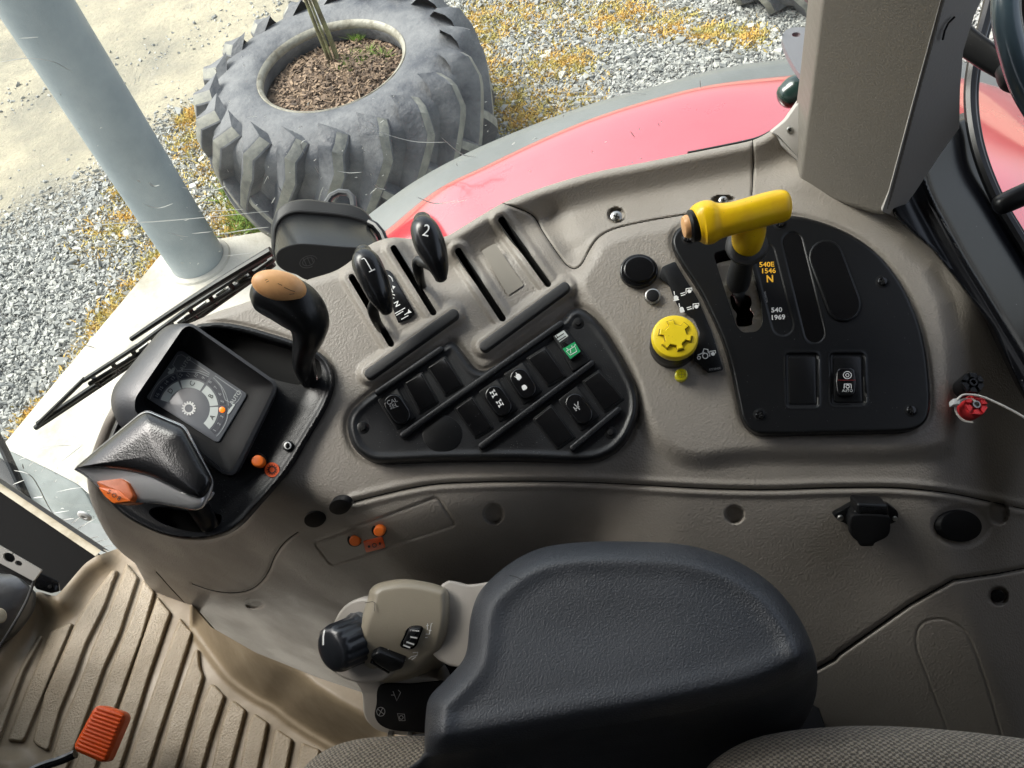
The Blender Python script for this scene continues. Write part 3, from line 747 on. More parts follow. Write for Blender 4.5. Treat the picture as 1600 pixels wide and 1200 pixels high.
# scratches and caught fibres on the pane
def gt(x, y):      # depth of the pane along a pixel's ray
    best = None; r_ = ray(x, y)
    for i in range(len(GP)-1):
        a, b = GP[i], GP[i+1]; e = b-a; nn = np.array([e[1], -e[0]])
        den = nn@r_[:2]
        if abs(den) < 1e-9: continue
        t = (nn@(a-CP[:2]))/den
        if t <= 0: continue
        p = CP[:2]+t*r_[:2]; u = ((p-a)@e)/(e@e)
        if -.02 <= u <= 1.02 and (best is None or t < best): best = t
    return best if best else 1.3
wisps = [[(60, 92), (85, 97), (100, 105), (115, 113)], [(0, 97), (40, 91), (75, 94)], [(233, 285), (240, 291), (249, 289)], [(222, 318), (247, 325), (270, 318)], [(214, 281), (220, 285)], [(288, 345), (296, 342)],
         [(300, 365), (330, 362)], [(285, 293), (330, 297), (352, 291)], [(310, 330), (340, 329), (380, 327)], [(100, 360), (170, 350), (260, 345), (420, 330)], [(262, 363), (280, 368), (294, 370)], [(340, 366), (400, 357), (420, 355)],
         [(495, 330), (500, 305), (505, 292)], [(527, 267), (545, 270), (565, 269)], [(585, 288), (592, 294), (602, 296)], [(412, 288), (418, 276), (420, 280)], [(430, 308), (424, 318)], [(480, 165), (482, 160)], [(476, 240), (470, 225), (478, 218)],
         [(22, 735), (50, 745), (75, 790), (85, 805)], [(88, 769), (110, 764), (132, 761)], [(45, 728), (55, 719)], [(35, 725), (37, 733)], [(20, 757), (38, 750)], [(52, 778), (68, 776)], [(80, 802), (108, 798)], [(92, 813), (115, 810)],
         [(112, 818), (125, 808)], [(118, 829), (135, 818), (150, 810)], [(135, 843), (155, 838)], [(145, 849), (175, 840)], [(150, 855), (180, 852)], [(850, 148), (905, 152), (980, 146), (1010, 148)], [(870, 144), (930, 143)],
         [(652, 308), (680, 318), (715, 313)], [(705, 318), (730, 312)], [(800, 226), (805, 222)], [(1215, 40), (1222, 52), (1226, 66)], [(985, 205), (992, 215)], [(690, 215), (720, 240), (745, 246)], [(560, 195), (640, 220), (700, 222)],
         [(50, 705), (90, 697), (110, 696)], [(95, 722), (130, 695)], [(60, 480), (110, 476)], [(30, 60), (60, 58)], [(350, 400), (395, 395)], [(130, 380), (190, 382), (215, 378)], [(440, 300), (436, 292)], [(70, 545), (130, 540), (150, 545)]]
Vs = []; Fs = []; nn_ = 0
def addwisp(W, w):
    global nn_
    W = spl(W, 5, closed=False); t = np.array([gt(a, b) for a, b in W])-.003
    d = np.gradient(W, axis=0); d /= np.linalg.norm(d, axis=1)[:, None]+1e-9; q = np.stack([-d[:, 1], d[:, 0]], 1)
    ww = (w*np.sin(np.linspace(.25, math.pi-.25, len(W))))[:, None]
    Vs.append(at((W+q*ww)[:, 0], (W+q*ww)[:, 1], t)); Vs.append(at((W-q*ww)[:, 0], (W-q*ww)[:, 1], t)); m = len(W)
    for i in range(m-1): Fs.append([nn_+i, nn_+i+1, nn_+m+i+1, nn_+m+i])
    nn_ += 2*m
for i, W in enumerate(wisps): addwisp(W, .55+.45*((i*37) % 5)/5)
for i in range(110):
    cx, cy = [(rng.uniform(40, 420), rng.uniform(60, 420)), (rng.uniform(400, 620), rng.uniform(150, 320)), (rng.uniform(10, 170), rng.uniform(710, 850)), (rng.uniform(650, 1200), rng.uniform(120, 280))][i % 4]
    a = rng.uniform(0, 6.3); L_ = rng.uniform(1.2, 5 if i % 5 else 16)
    addwisp([(cx, cy), (cx+L_*math.cos(a)*.5+rng.normal(0, 1), cy+L_*math.sin(a)*.5+rng.normal(0, 1)), (cx+L_*math.cos(a), cy+L_*math.sin(a))], .45)
SCR = mat('pale_scratch', (.60, .61, .58), .7)
tag(mk('scratches', np.vstack(Vs), Fs, SCR, win, smooth=False), kind='stuff')
# bottom seal, sill and dark frame member below the glass
sg = np.array([[0, 0]])
def strip_px(name, A, B, tA, tB, m, parent, thick=.01):
    A = resample(A, 16, False); B = resample(B, 16, False)
    a = at(A[:, 0], A[:, 1], np.interp(np.linspace(0, 1, 16), np.linspace(0, 1, len(tA)), tA)); b = at(B[:, 0], B[:, 1], np.interp(np.linspace(0, 1, 16), np.linspace(0, 1, len(tB)), tB))
    dn = np.array([0, .3, -1.0])*thick
    return strip(name, [a+dn, a, b, b+dn][::-1], m, parent)
def t_on(x, y, z): return float(Plane((0, 0, z), (0, 0, 1)).t(x, y))
fr_ = thing('window_frame', 'black lower frame member with a cream edge under the scratched window', 'frame', at(90, 840, 1.55))
strip_px('edge_trim', [(-70, 706), (0, 754), (158, 860)], [(-70, 718), (0, 768), (149, 869)], [t_on(-70, 706, 1.16), t_on(158, 860, 1.16)], [t_on(-70, 718, 1.165), t_on(149, 869, 1.165)], CREAM, fr_, .03)
strip_px('seal', [(-70, 702), (0, 750), (162, 858)], [(-70, 707), (0, 755), (159, 861)], [t_on(-70, 702, 1.165), t_on(162, 858, 1.165)], [t_on(-70, 707, 1.168), t_on(159, 861, 1.168)], RUBBER, fr_, .02)
strip_px('frame_member', [(-70, 719), (0, 769), (149, 870)], [(-70, 830), (0, 905), (110, 925)], [t_on(-70, 719, 1.155), t_on(149, 870, 1.155)], [t_on(-70, 830, 1.12), t_on(110, 925, 1.12)], mat('black_paint_satin', (.006, .006, .006), .8, bump=(40, .0006, 'noise'), spec=.04), fr_, .05)
# disc fixing on the glass
dc = at(133, 805, gt(133, 805)-.006)
lathe('glass_fixing', dc, (-.4, -.85, .1), [(.0125, 0), (.0125, .003), (.010, .0045), (.0055, .0045), (.005, .002)], WHITEP, win)
# step outside, under the glass
mg_ = thing('front_step_panel', 'dark grey-green panel outside, below the lower corner of the window', 'panel', at(70, 790, 2.2))
PSt = Plane((0, 0, .80), (0, 0, 1))
GST = mat('grey_green_panel', (.22, .24, .23), .55, var=(6, (.15, .165, .155), .4, .7))
plate('cover', spl([(-60, 672), (6, 699), (56, 722), (100, 744), (128, 762), (150, 800), (190, 870), (190, 940), (0, 900), (-80, 860)], 4), PSt, -.10, 0, GST, mg_, bev=5)
tube('pipe', np.array([at(-12, 668, 1.95), at(8, 706, 1.95), at(26, 745, 1.95), at(47, 792, 1.96), at(70, 850, 1.97)]), .0095, BLACK_S, mg_)
plate('dark_hose_cover', spl([(-40, 700), (2, 716), (22, 748), (34, 790), (10, 780), (-40, 745)], 4), PSt, -.02, .04, RUBBER, mg_, bev=3)

# wiper outside the glass
wp = thing('wiper', 'long black wiper with an openwork arm lying across the outside of the window', 'wiper', at(250, 540, 1.3))
def wt(x, y): return gt(x, y)+.02
def wline(A, B, n=14, off=0.0, sag=0.0):
    o = []
    for k in range(n):
        s = k/(n-1); x = A[0]+(B[0]-A[0])*s; y = A[1]+(B[1]-A[1])*s+sag*math.sin(math.pi*s); o.append(at(x, y, wt(x, y)+off))
    return np.array(o)
tube('rubber_blade', wline((56, 668), (428, 412), sag=3, off=.006), .0042, RUBBER, wp)
tube('blade_holder', wline((60, 662), (428, 403), sag=4, off=.002), .0045, BLACK_S, wp)
for (a, b) in (((62, 660), (132, 592)), ((130, 595), (215, 540)), ((205, 548), (300, 478)), ((140, 600), (230, 545)), ((300, 478), (415, 404)), ((290, 498), (418, 420))):
    tube('yoke', wline(a, b, 8, off=-.004), .0034, BLACK_S, wp)
tube('arm', wline((205, 530), (424, 392), sag=-3, off=-.012), np.linspace(.0035, .0062, 14), BLACK_S, wp)
for i in range(9):
    x = 150+i*30; y = 596-i*21.5
    tube('bridge', wline((x-4, y-6), (x+6, y+8), 3, off=-.003), .0036, BLACK_S, wp)
for i in range(8):
    x = 158+i*30; y = 590-i*21.5
    o = wline((x, y), (x+14, y-10), 3, off=.0); tube('rivet_plate', o, .0024, ZINC, wp, n=6)

# =================================================================== work light housing
wl = thing('work_light', 'black lamp housing with an embossed round emblem against the window behind the orange-topped lever', 'work light', at(510, 370, 1.07))
LD = resample(spl([(425, 371), (426, 350), (434, 330), (449, 318), (464, 314), (484, 313), (520, 318), (542, 320), (562, 326), (576, 338), (590, 360), (596, 390), (560, 412), (480, 420), (432, 400)], 6), 80)
LI = resample(spl([(430, 376), (432, 354), (443, 339), (460, 332), (482, 332), (527, 336), (557, 342), (575, 350), (588, 366), (594, 390), (560, 414), (480, 424), (434, 404)], 6), 80)
LF = resample(spl([(431, 400), (436, 391), (447, 385), (464, 381), (484, 381), (520, 384), (550, 386), (578, 387), (590, 384), (598, 400), (580, 424), (540, 443), (483, 438), (463, 429), (445, 423), (433, 413)], 6), 80)
def al(P):       # start every ring at its left end
    P = ccw(P); i = np.argmin(P[:, 0]+.0*P[:, 1]); return np.roll(P, -i, 0)
LD, LI, LF = al(LD), al(LI), al(LF)
rings('housing', [at(LI[:, 0], LI[:, 1], np.full(80, 1.09)), at(LI[:, 0], LI[:, 1], np.full(80, 1.075)), at(LF[:, 0], LF[:, 1], np.full(80, 1.018))], mat('dull_black_housing', (.004, .004, .0045), .26, bump=(500, .0002, 'noise'), spec=.4), wl, cap1=False)
tube('gap_shade_ring', np.vstack([at(LI[:, 0], LI[:, 1], np.full(80, 1.074)), at(LI[:1, 0], LI[:1, 1], np.full(1, 1.074))]), .0024, BLACK_M, wl, cap=False)  # black ring paints the shade of the gap inside the rim
rings('face', [at(LF[:, 0], LF[:, 1], np.full(80, 1.018)), at(inset(LF, 1.5)[:, 0], inset(LF, 1.5)[:, 1], np.full(80, 1.016))], mat('lamp_face_black', (.004, .004, .0045), .7, spec=.15), wl)
LD2 = inset(LD, -1.5)
rings('rim', [at(LD2[:, 0], LD2[:, 1], np.full(80, 1.10)), at(LD2[:, 0], LD2[:, 1], np.full(80, 1.09)), at(LD[:, 0], LD[:, 1], np.full(80, 1.083)), at(LI[:, 0], LI[:, 1], np.full(80, 1.079))], mat('dusty_black_plastic', (.022, .023, .025), .45, bump=(300, .0001, 'noise'), spec=.3), wl, cap1=False)
PE = PCAM(490, 408, 1.0155)
strokes('emblem', [cl(circ(482, 409, 14, 9, rot=18)), cl(circ(482, 409, 9.5, 6, rot=18)), [(474, 404), (479, 415)], [(480, 402), (485, 413)], [(486, 401), (490, 411)]], 1.2, PE, 0, mat('emboss_grey', (.035, .035, .037), .5), wl)
tube('clip', np.array([at(577, 347, 1.07), at(587, 352, 1.065), at(597, 364, 1.06), at(604, 381, 1.055)]), .0042, BLACK_S, wl)
BR = mat('grey_bracket', (.10, .105, .11), .6)
tube('mounting_loop', np.array([at(510, 318, 1.10), at(518, 306, 1.10), at(530, 300, 1.10), at(543, 301, 1.10), at(551, 309, 1.10), at(553, 324, 1.10)]), .0042, BR, wl)

# =================================================================== CONSOLE
con = thing('side_console', 'taupe grained plastic side console carrying levers, switches and panels', 'console', (-.05, .58, 1.15))
OC = spl([(211, 880), (180, 854), (158, 820), (140, 776), (137, 735), (150, 690), (172, 640), (215, 575), (262, 522), (304, 502), (340, 487), (380, 474), (430, 456), (481, 437), (522, 424), (549, 407), (569, 388), (592, 376), (616, 371), (655, 374), (694, 370),
         (722, 355), (751, 337), (790, 315), (850, 292), (925, 270), (1000, 255), (1075, 240), (1131, 229), (1176, 219), (1206, 204), (1236, 186)], 5, closed=False)
OC2 = [(1290, 200), (1370, 230), (1450, 270), (1560, 430), (1660, 560), (1760, 700), (1760, 1330), (900, 1330), (760, 1180), (620, 1110), (560, 1090)]
OC3 = spl([(500, 1075), (427, 1057), (379, 1040), (347, 1029), (320, 1011), (304, 995), (280, 973), (253, 944), (227, 909)], 3, closed=False)
OCON = np.vstack([OC, OC2, OC3])
slots = [((549.5, 433), (611, 537), 5.2), ((615, 388), (677, 488), 5.2), ((716.5, 393), (785, 497), 5.6), ((783, 342), (856, 443), 5.6)]
bars = [((577, 583), (708, 490)), ((757, 540), (882, 448))]
KN = [(905, 440), (925, 400), (950, 372), (1040, 350), (1240, 322), (1450, 420), (1490, 660), (1440, 705), (1180, 708), (1085, 716), (1035, 692), (1005, 640), (985, 585), (955, 520), (920, 478)]
KNs = spl(KN, 4)
SWP = spl([(543, 669), (548, 645), (564, 628), (586, 611), (633, 581), (688, 543), (702, 534), (714, 539), (727, 556), (739, 571), (751, 578.5), (767, 575), (811, 547), (874, 503), (890, 486), (908, 482), (930, 497), (952, 525), (977, 566), (995, 604), (999, 637), (992, 664), (977, 691), (952, 712), (914, 721.5), (811, 719), (686, 720), (606, 723), (577, 719), (553, 700)], 5)
PTO = spl([(1051, 384), (1053, 365), (1066, 353), (1090, 347), (1160, 338), (1233, 337), (1270, 343), (1317, 360), (1359, 386), (1390, 417), (1416, 456), (1435, 500), (1446, 542), (1452, 589), (1454, 630), (1448, 656), (1431, 670), (1397, 675), (1302, 677), (1200, 679), (1176, 674), (1161, 657), (1153, 624), (1142, 573), (1127, 526), (1110, 488), (1092, 453), (1065, 412)], 5)
TRY = spl([(304, 510), (320, 505), (348, 504), (384, 510), (420, 520), (460, 533), (500, 551), (517, 572), (521, 600), (508, 637), (480, 684), (448, 736), (404, 788), (372, 822), (340, 838), (300, 843), (252, 835), (204, 812), (172, 785), (158, 760), (165, 700), (200, 620), (260, 540)], 5)
seam1 = spl([(553, 784), (600, 772), (650, 761), (700, 755), (800, 752), (900, 753), (1010, 758), (1100, 763), (1200, 765), (1300, 762), (1400, 762), (1480, 770), (1540, 782), (1600, 795), (1700, 812)], 5, closed=False)
seam2 = spl([(466, 831), (446, 846), (430, 868), (420, 892), (405, 912), (385, 923), (360, 926), (330, 922), (300, 912)], 5, closed=False)
seam3 = spl([(785, 317), (830, 335), (848, 362), (868, 392), (885, 414), (898, 420), (909, 413), (920, 393), (935, 372), (960, 358), (1010, 346), (1080, 334)], 5, closed=False)
seam4 = np.array([(1176, 219), (1177, 260), (1175, 305)], float)
seam5 = np.array([(1275, 1045), (1303, 1030), (1310, 1022), (1420, 945), (1489, 906), (1560, 896), (1640, 880)], float)
seam6 = spl([(1480, 1140), (1450, 1060), (1432, 1010), (1436, 980), (1456, 968), (1482, 970), (1505, 985), (1520, 1010), (1545, 1080), (1570, 1170)], 5, closed=False)
seam7 = roundpoly([(490, 848), (683, 776), (712, 820), (518, 884)], 8)
seam8 = np.array([(244, 893), (268, 920), (293, 947), (333, 992), (376, 1037)], float)
LIP = OC[(OC[:, 0] > 690) & (OC[:, 0] < 1215)]
dim = [(771, 803, 17, 17), (1148, 804, 16, 15), (963, 336, 15, 13), (1130, 312, 19, 8), (1560, 801, 18, 20), (398, 944, 16, 8), (1560, 932, 17, 16)]
dec = roundpoly([(749, 391), (774, 377), (822, 446), (793, 465)], 5)
PIT = spl([(318, 517), (340, 512), (384, 519), (420, 530), (456, 541), (492, 558), (502, 574), (500, 590), (484, 600), (462, 600), (430, 592), (400, 580), (350, 548)], 5)
PIT2 = spl([(232, 800), (248, 792), (290, 798), (322, 800), (346, 806), (338, 824), (310, 832), (270, 824), (246, 814)], 5)
GATEH = spl([(1116, 398), (1150, 388), (1170, 396), (1190, 470), (1191, 503), (1183, 516), (1160, 518), (1150, 506), (1133, 452)], 5)
def Tcon(X, Y, d):
    D = np.zeros_like(X)
    # rounded slot surrounds and bar pads
    for a, b, r in slots: D += near(X, Y, [a, b], 30, lambda q: .0058*(1-sstep(11, 21, q)))*1.0
    Dp = np.zeros_like(X)
    for a, b in bars: Dp = np.maximum(Dp, near(X, Y, [a, b], 32, lambda q: .0085*(1-sstep(11, 22, q))))
    D = np.maximum(np.minimum(D, .0058), Dp)
    D += near(X, Y, dec, 10, lambda q: -.0009*sstep(-.5, 1.5, q), signed=True)
    # raised island that carries the knob, decal and right-hand panel
    D += near(X, Y, KNs, 40, lambda q: .011*sstep(-22, 14, q), signed=True)
    # trough round the switch panel
    D += near(X, Y, SWP, 30, lambda q: -.004*np.exp(-(q/6.0)**2), closed=True)
    D += near(X, Y, PTO, 30, lambda q: -.003*np.exp(-(q/5.0)**2), closed=True)
    D += near(X, Y, TRY, 20, lambda q: -.003*np.exp(-(q/4.0)**2), closed=True)
    # window lip and the valley inside it
    D += near(X, Y, LIP, 120, lambda q: -.014*np.exp(-((q-50)/26)**2)+.006*np.exp(-(q/16)**2))
    D += near(X, Y, [(862, 345), (890, 390)], 60, lambda q: -.010*np.exp(-(q/24)**2))
    for s_, wd, dp in ((seam1, 2.2, .004), (seam2, 2.2, .004), (seam3, 1.9, .004), (seam4, 1.8, .004), (seam5, 3.2, .008), (seam6, 1.4, .0012), (seam8, 1.6, .003)):
        D += near(X, Y, s_, 12, lambda q: -dp*np.exp(-(q/wd)**2))
    D += near(X, Y, seam7, 10, lambda q: -.0022*np.exp(-(q/1.6)**2), closed=True)
    D += near(X, Y, seam7, 10, lambda q: -.0009*sstep(-1, 1, q), signed=True)
    # bead where the wall meets the top
    D += near(X, Y, seam1, 30, lambda q: .0025*np.exp(-((q-8)/5)**2))
    for cx, cy, r1, r2 in dim:
        q = np.hypot((X-cx)/r1, (Y-cy)/r2); D -= .011*(1-sstep(.72, 1.02, q))
    D += -.004*(1-sstep(1.0, 1.35, np.hypot((X-1503)/38, (Y-822)/27)))
    # cheeks: gentle hollow by the cap and swelling under the lever gates
    D += .006*np.exp(-(((X-1380)/130)**2+((Y-900)/90)**2))*-1
    D += edge(d, 14, .012)
    k = .030
    t = smax(smax(P1.t(X, Y), smin(P2.t(X, Y), P4.t(X, Y)+.30*sstep(1080, 420, X), .04), k), P3.t(X, Y), .035)
    # wheel-house face below the lower seam on the right stands a little proud
    t = np.where(X > 1000, smax(t, P5.t(X, Y), .012), t)
    return t-D
skin('shell', OCON, Tcon, 2.0, TAUPE, con, holes=[capsule(a, b, r) for a, b, r in slots]+[PIT, PIT2, GATEH], skirt=.05, hskirt=.004, sharp=60)
for a, b, r in slots:
    Pq = ccw(capsule(a, b, r)); t0 = P1.pt(Pq[:, 0], Pq[:, 1], .0022)
    rings('slot_liner', [t0-P1.N*.045, t0][::-1], VOID, con, cap1=False)
    big = ccw(capsule(a, b, r+9)); t1 = P1.pt(big[:, 0], big[:, 1], -.03)
    mk('slot_floor', t1, [list(range(len(t1)))], VOID, con)
for s_, w_ in ((seam1, 1.3), (seam2, 1.6), (seam3, 1.5), (seam4, 1.4), (seam5, 2.4), (seam8, 1.6)):
    # shadow gap between neighbouring mouldings: a dark ribbon paints its shade into the groove
    S_ = resample(s_, 60, False); tt_ = Tcon(S_[:, 0], S_[:, 1], np.full(60, 40.0))-.0013
    d_ = np.gradient(S_, axis=0); d_ /= np.linalg.norm(d_, axis=1)[:, None]; q_ = np.stack([-d_[:, 1], d_[:, 0]], 1)*w_/2
    A_ = S_+q_; B_ = S_-q_; n_ = len(S_)
    mk('joint', np.vstack([at(A_[:, 0], A_[:, 1], tt_), at(B_[:, 0], B_[:, 1], tt_)]), [[i, i+1, n_+i+1, n_+i] for i in range(n_-1)], BLACK_M, con)
for a, b in bars:
    plate('rest_bar', capsule(a, b, 8.3), P1, .004, .0125, RUBBER, con, bev=3, seg=3)
flat('blank_label', [inset(dec, 2.5)], P1, -.0004, mat('taupe_label', (.30, .275, .235), .3), con)
# screw in the console recesses
def screw(name, x, y, pl, h, r, parent, m=BLACK_S, ph=20, cross=True, head=.002):
    k = float(pl.t(x, y, h))/FPX; c = pl.pt(x, y, h); rr = r*k
    o = lathe(name, c, pl.N, [(rr, -.003), (rr, head*.4), (rr*.8, head*.85), (rr*.4, head), (rr*.1, head)], m, parent, n=20)
    if cross:
        L = []
        for a in (ph, ph+90):
            dx, dy = math.cos(rad(a))*r*.55, math.sin(rad(a))*r*.55; L.append([(x-dx, y-dy), (x+dx, y+dy)])
        strokes('cross_slot', L, max(1.2, r*.26), Plane(c, pl.N), head*1.08, VOID, o)
    return o
screw('screw', 1130, 313, P1, -.006, 7, con, ZINC, 15)
screw('screw', 963, 338, P1, -.004, 9, con, ZINC, 15)
PW = Plane(at(1560, 932, float(Tcon(np.array([1560.]), np.array([950.]), np.array([50.]))[0])), P4.N)
screw('screw', 1559, 932, PW, -.004, 10, con, BLACK_S, 30)

# round caps and recess items on the wall
def wallplane(x, y, lift=0.0, N=None):
    X = np.array([x, x+6, x, x-6, x], float); Y = np.array([y, y, y+6, y, y-6], float)
    t = Tcon(X, Y, np.full(5, 60.0)); p = at(X, Y, t)
    nrm = np.cross(p[1]-p[3], p[4]-p[2]); nrm /= np.linalg.norm(nrm)
    if nrm@ray(x, y) > 0: nrm = -nrm
    return Plane(p[0]+nrm*lift, nrm if N is None else N)
W1 = wallplane(511, 803)
for (x, y) in ((530, 793), (491, 813)):
    plate('plug', circ(x, y, 17, 12.5, 28, rot=8), W1, -.004, .0022, BLACK_M, con, bev=2.5)
NW2 = (-.12, -.74, .66)
W2 = wallplane(585, 851, 0)
for i, (x, y) in enumerate(((554, 846), (592, 831))):
    W2b = wallplane(x, y, 0, NW2)
    b = plate('push_button', circ(x, y-2, 12, 11, 24), W2b, -.010, .004, BLACK_S, con, bev=1.5)
    plate('button_cap', circ(x, y, 9, 8.4, 24), W2b, .004, .012, ORG, b, bev=3, seg=4)
st = plate('sticker', roundpoly([(567, 846), (597, 839), (602, 856), (572, 864)], 1.5, 2), W2, .0, .0006, REDO, con, bev=.3)
PSk = Plane(W2.O+W2.N*.0008, W2.N)
strokes('symbol', [cl(circ(585, 852, 3, 3, 10))], 1.2, PSk, 0, PRB, st, fills=[circ(576.5, 854, 2.2, 2.2, 6), circ(593.5, 849.5, 1.6, 2.6, 6)])
# round black cap at the right and its rim
W3 = wallplane(1503, 822)
plate('round_cap', circ(1503, 822, 33, 25, 40, rot=-6), W3, -.004, .0045, BLACK_M, con, bev=3)
# black socket with flap
W4 = wallplane(1353, 815)
sk = thing('power_socket', 'black socket with a sprung flap on the wall below the console', 'socket', W4.pt(1353, 815))
plate('flange', roundpoly([(1300, 806), (1335, 786), (1385, 786), (1405, 800), (1403, 815), (1385, 822), (1340, 824), (1322, 820)], 8), W4, .0, .008, BLACK_S, sk, bev=2)
plate('barrel', circ(1360, 818, 32, 30, 32), W4, .0, .022, BLACK_S, sk, bev=4, seg=3)
plate('hinge', roundpoly([(1339, 787), (1388, 789), (1390, 806), (1340, 806)], 5), W4, .005, .029, BLACK_S, sk, bev=5, seg=3)
plate('flap', spl([(1328, 812), (1340, 804), (1386, 806), (1392, 820), (1388, 838), (1368, 849), (1364, 854), (1346, 854), (1342, 848), (1330, 836)], 5), W4, .022, .030, BLACK_M, sk, bev=3, seg=3)
screw('screw', 1313, 809, W4, .008, 5, sk, ZINC, cross=False); screw('screw', 1398, 810, W4, .008, 4, sk, ZINC, cross=False)

# =================================================================== gear tray (black oval) + pit
PT = P1
tray = thing('lever_tray', 'black grained oval tray at the front end of the console, below both gear levers', 'panel', P1.pt(340, 700))
PIT = spl([(318, 517), (340, 512), (384, 519), (420, 530), (456, 541), (492, 558), (502, 574), (500, 590), (484, 600), (462, 600), (430, 592), (400, 580), (350, 548)], 5)
PIT2 = spl([(232, 800), (248, 792), (290, 798), (322, 800), (346, 806), (338, 824), (310, 832), (270, 824), (246, 814)], 5)
def Ttray(X, Y, d):
    h = .0045+.0035*np.exp(-((d-4)/4.5)**2)+edge(d, 5, .006)-.004*sstep(10, 40, d)
    return P1.t(X, Y, h)
skin('tray_plate', TRY, Ttray, 2.0, BLACK, tray, holes=[PIT, PIT2], skirt=.006, hskirt=.004)
for P_ in (PIT, PIT2):
    P_ = ccw(P_); t0 = P1.pt(P_[:, 0], P_[:, 1], .001)
    rings('pit', [t0, t0-P1.N*.02][::-1], BLACK_M, tray, cap1=False)
    P_ = inset(P_, -6); t1 = P1.pt(P_[:, 0], P_[:, 1], -.018); mk('pit_floor', t1, [list(range(len(t1)))], VOID, tray)
PTs = Plane(P1.pt(402, 720, .0042), P1.N)
b = plate('push_button', circ(402, 719, 12.5, 12, 28), P1, .003, .008, BLACK_S, tray, bev=1.5)
plate('button_cap', circ(402, 720, 10, 9.6, 28), P1, .008, .0145, ORG, b, bev=3, seg=4)
st = flat('sticker', [circ(425, 734, 11.5, 11.5, 28)], P1, .0058, REDO, tray)
def gear(cx, cy, r, n, tooth, ring=True):
    L = [cl(circ(cx, cy, r, r, 24))]
    for k in range(n):
        a = 2*math.pi*k/n; L.append([(cx+r*math.cos(a), cy+r*math.sin(a)), (cx+(r+tooth)*math.cos(a), cy+(r+tooth)*math.sin(a))])
    return L
strokes('symbol', gear(425, 734, 5, 12, 3), 1.4, P1, .0062, PRB, st)
b = plate('warning_lamp', circ(449, 696, 8.5, 8.5, 24), P1, .003, .0075, BLACK_S, tray, bev=1)
plate('lens', circ(449, 696, 6, 6, 20), P1, .0065, .0088, WHITEP, b, bev=1.2)
plate('lens_core', circ(449, 696, 3.6, 4.6, 20), P1, .0088, .0094, BLACK_G, b, bev=1)

# =================================================================== display pod
pod = thing('gear_display', 'hooded black gear display with lettered range arc, between the shuttle lever and the window', 'display', P1.pt(300, 620))
n_ = 96
A0 = resample(roundpoly([(186, 668), (172, 632), (176, 606), (248, 518), (266, 506), (300, 505), (322, 520), (434, 602), (430, 622), (372, 742), (346, 742), (290, 700)], 12, 6), n_)
A1 = resample(roundpoly([(206, 646), (206, 622), (281, 511), (290, 505), (302, 506), (434, 598), (431, 612), (366, 744), (346, 740), (292, 694)], 8, 6), n_)
A1b = resample(roundpoly([(210, 644), (211, 622), (285, 514), (292, 509), (300, 510), (428, 600), (425, 612), (362, 738), (348, 736), (294, 690)], 7, 6), n_)
A2 = resample(roundpoly([(226, 634), (224, 622), (276, 541), (280, 537), (290, 540), (394, 610), (394, 616), (346, 696), (338, 698), (300, 678)], 4, 6), n_)
def alg(P, ref=(150, 640)):
    P = ccw(P); i = np.argmin(np.hypot(P[:, 0]-ref[0], P[:, 1]-ref[1])); return np.roll(P, -i, 0)
A0, A1, A1b, A2 = [alg(P) for P in (A0, A1, A1b, A2)]
def hh(P, hi, lo):     # height falls from the window side to the driver's side
    s = np.clip(((P[:, 0]-210)*.45+(P[:, 1]-560)*.55)/170, 0, 1); return hi+(lo-hi)*s
rings('hood', [P1.pt(A0[:, 0], A0[:, 1], 0), P1.pt(A0[:, 0], A0[:, 1], hh(A0, .022, .010)), P1.pt((A0*.65+A1*.35)[:, 0], (A0*.65+A1*.35)[:, 1], hh(A1, .033, .014)), P1.pt(A1[:, 0], A1[:, 1], hh(A1, .040, .018)), P1.pt(A1b[:, 0], A1b[:, 1], hh(A1b, .041, .019))], mat('dusty_black_hood', (.045, .047, .052), .38, bump=(500, .0002, 'noise'), var=(20, (.035, .036, .04), .4, .7)), pod, cap1=False, sharp=50)
rings('recess', [P1.pt(A1b[:, 0], A1b[:, 1], hh(A1b, .041, .019)), P1.pt((A1b*.9+A2*.1)[:, 0], (A1b*.9+A2*.1)[:, 1], hh(A1b, .032, .013)), P1.pt(A2[:, 0], A2[:, 1], .012)], BLACK_M, pod, cap1=True, sharp=50)
scr_ = plate('screen', roundpoly([(228, 621), (278, 548), (285, 548), (385, 615), (384, 620), (342, 690), (336, 690)], 4), P1, .010, .0136, DISP, pod, bev=.8)
HS = .0139; cxx, cyy = 295, 638
def arcband(r0, r1, a0, a1, n=12, kx=1.0, ky=.98):
    a = circ(cxx, cyy, r1*kx, r1*ky, n, a0, a1); b = circ(cxx, cyy, r0*kx, r0*ky, n, a0, a1)[::-1]; return np.vstack([a, b])
flat('range_pads', [arcband(33, 46, -46, 3), arcband(33, 46, 6, 53), arcband(33, 46, 58, 107), arcband(33, 46, 111, 163)], P1, HS, DISP2, scr_)
flat('gear_number_band', [arcband(48.5, 58.5, -46, 3), arcband(48.5, 58.5, 6, 53), arcband(48.5, 58.5, 58, 107), arcband(48.5, 58.5, 111, 163)], P1, HS, DISP3, scr_)
for ch, a in (('A', -21), ('B', 29), ('C', 82), ('D', 136)):
    text(ch, cxx+39.5*math.cos(rad(a)), cyy-39*math.sin(rad(a)), 58, 11, P1, HS+.0003, PRB, scr_)
nums = ['16', '15', '14', '13', '12', '11', '10', '9', '8', '7', '6', '5', '4', '3', '2', '1']
for i, s_ in enumerate(nums):
    a = 157-i*13.2
    if s_ == '4': continue
    text(s_, cxx+53.5*math.cos(rad(a)), cyy-52.5*math.sin(rad(a)), 58, 7.5, P1, HS+.0003, DLINE, scr_)
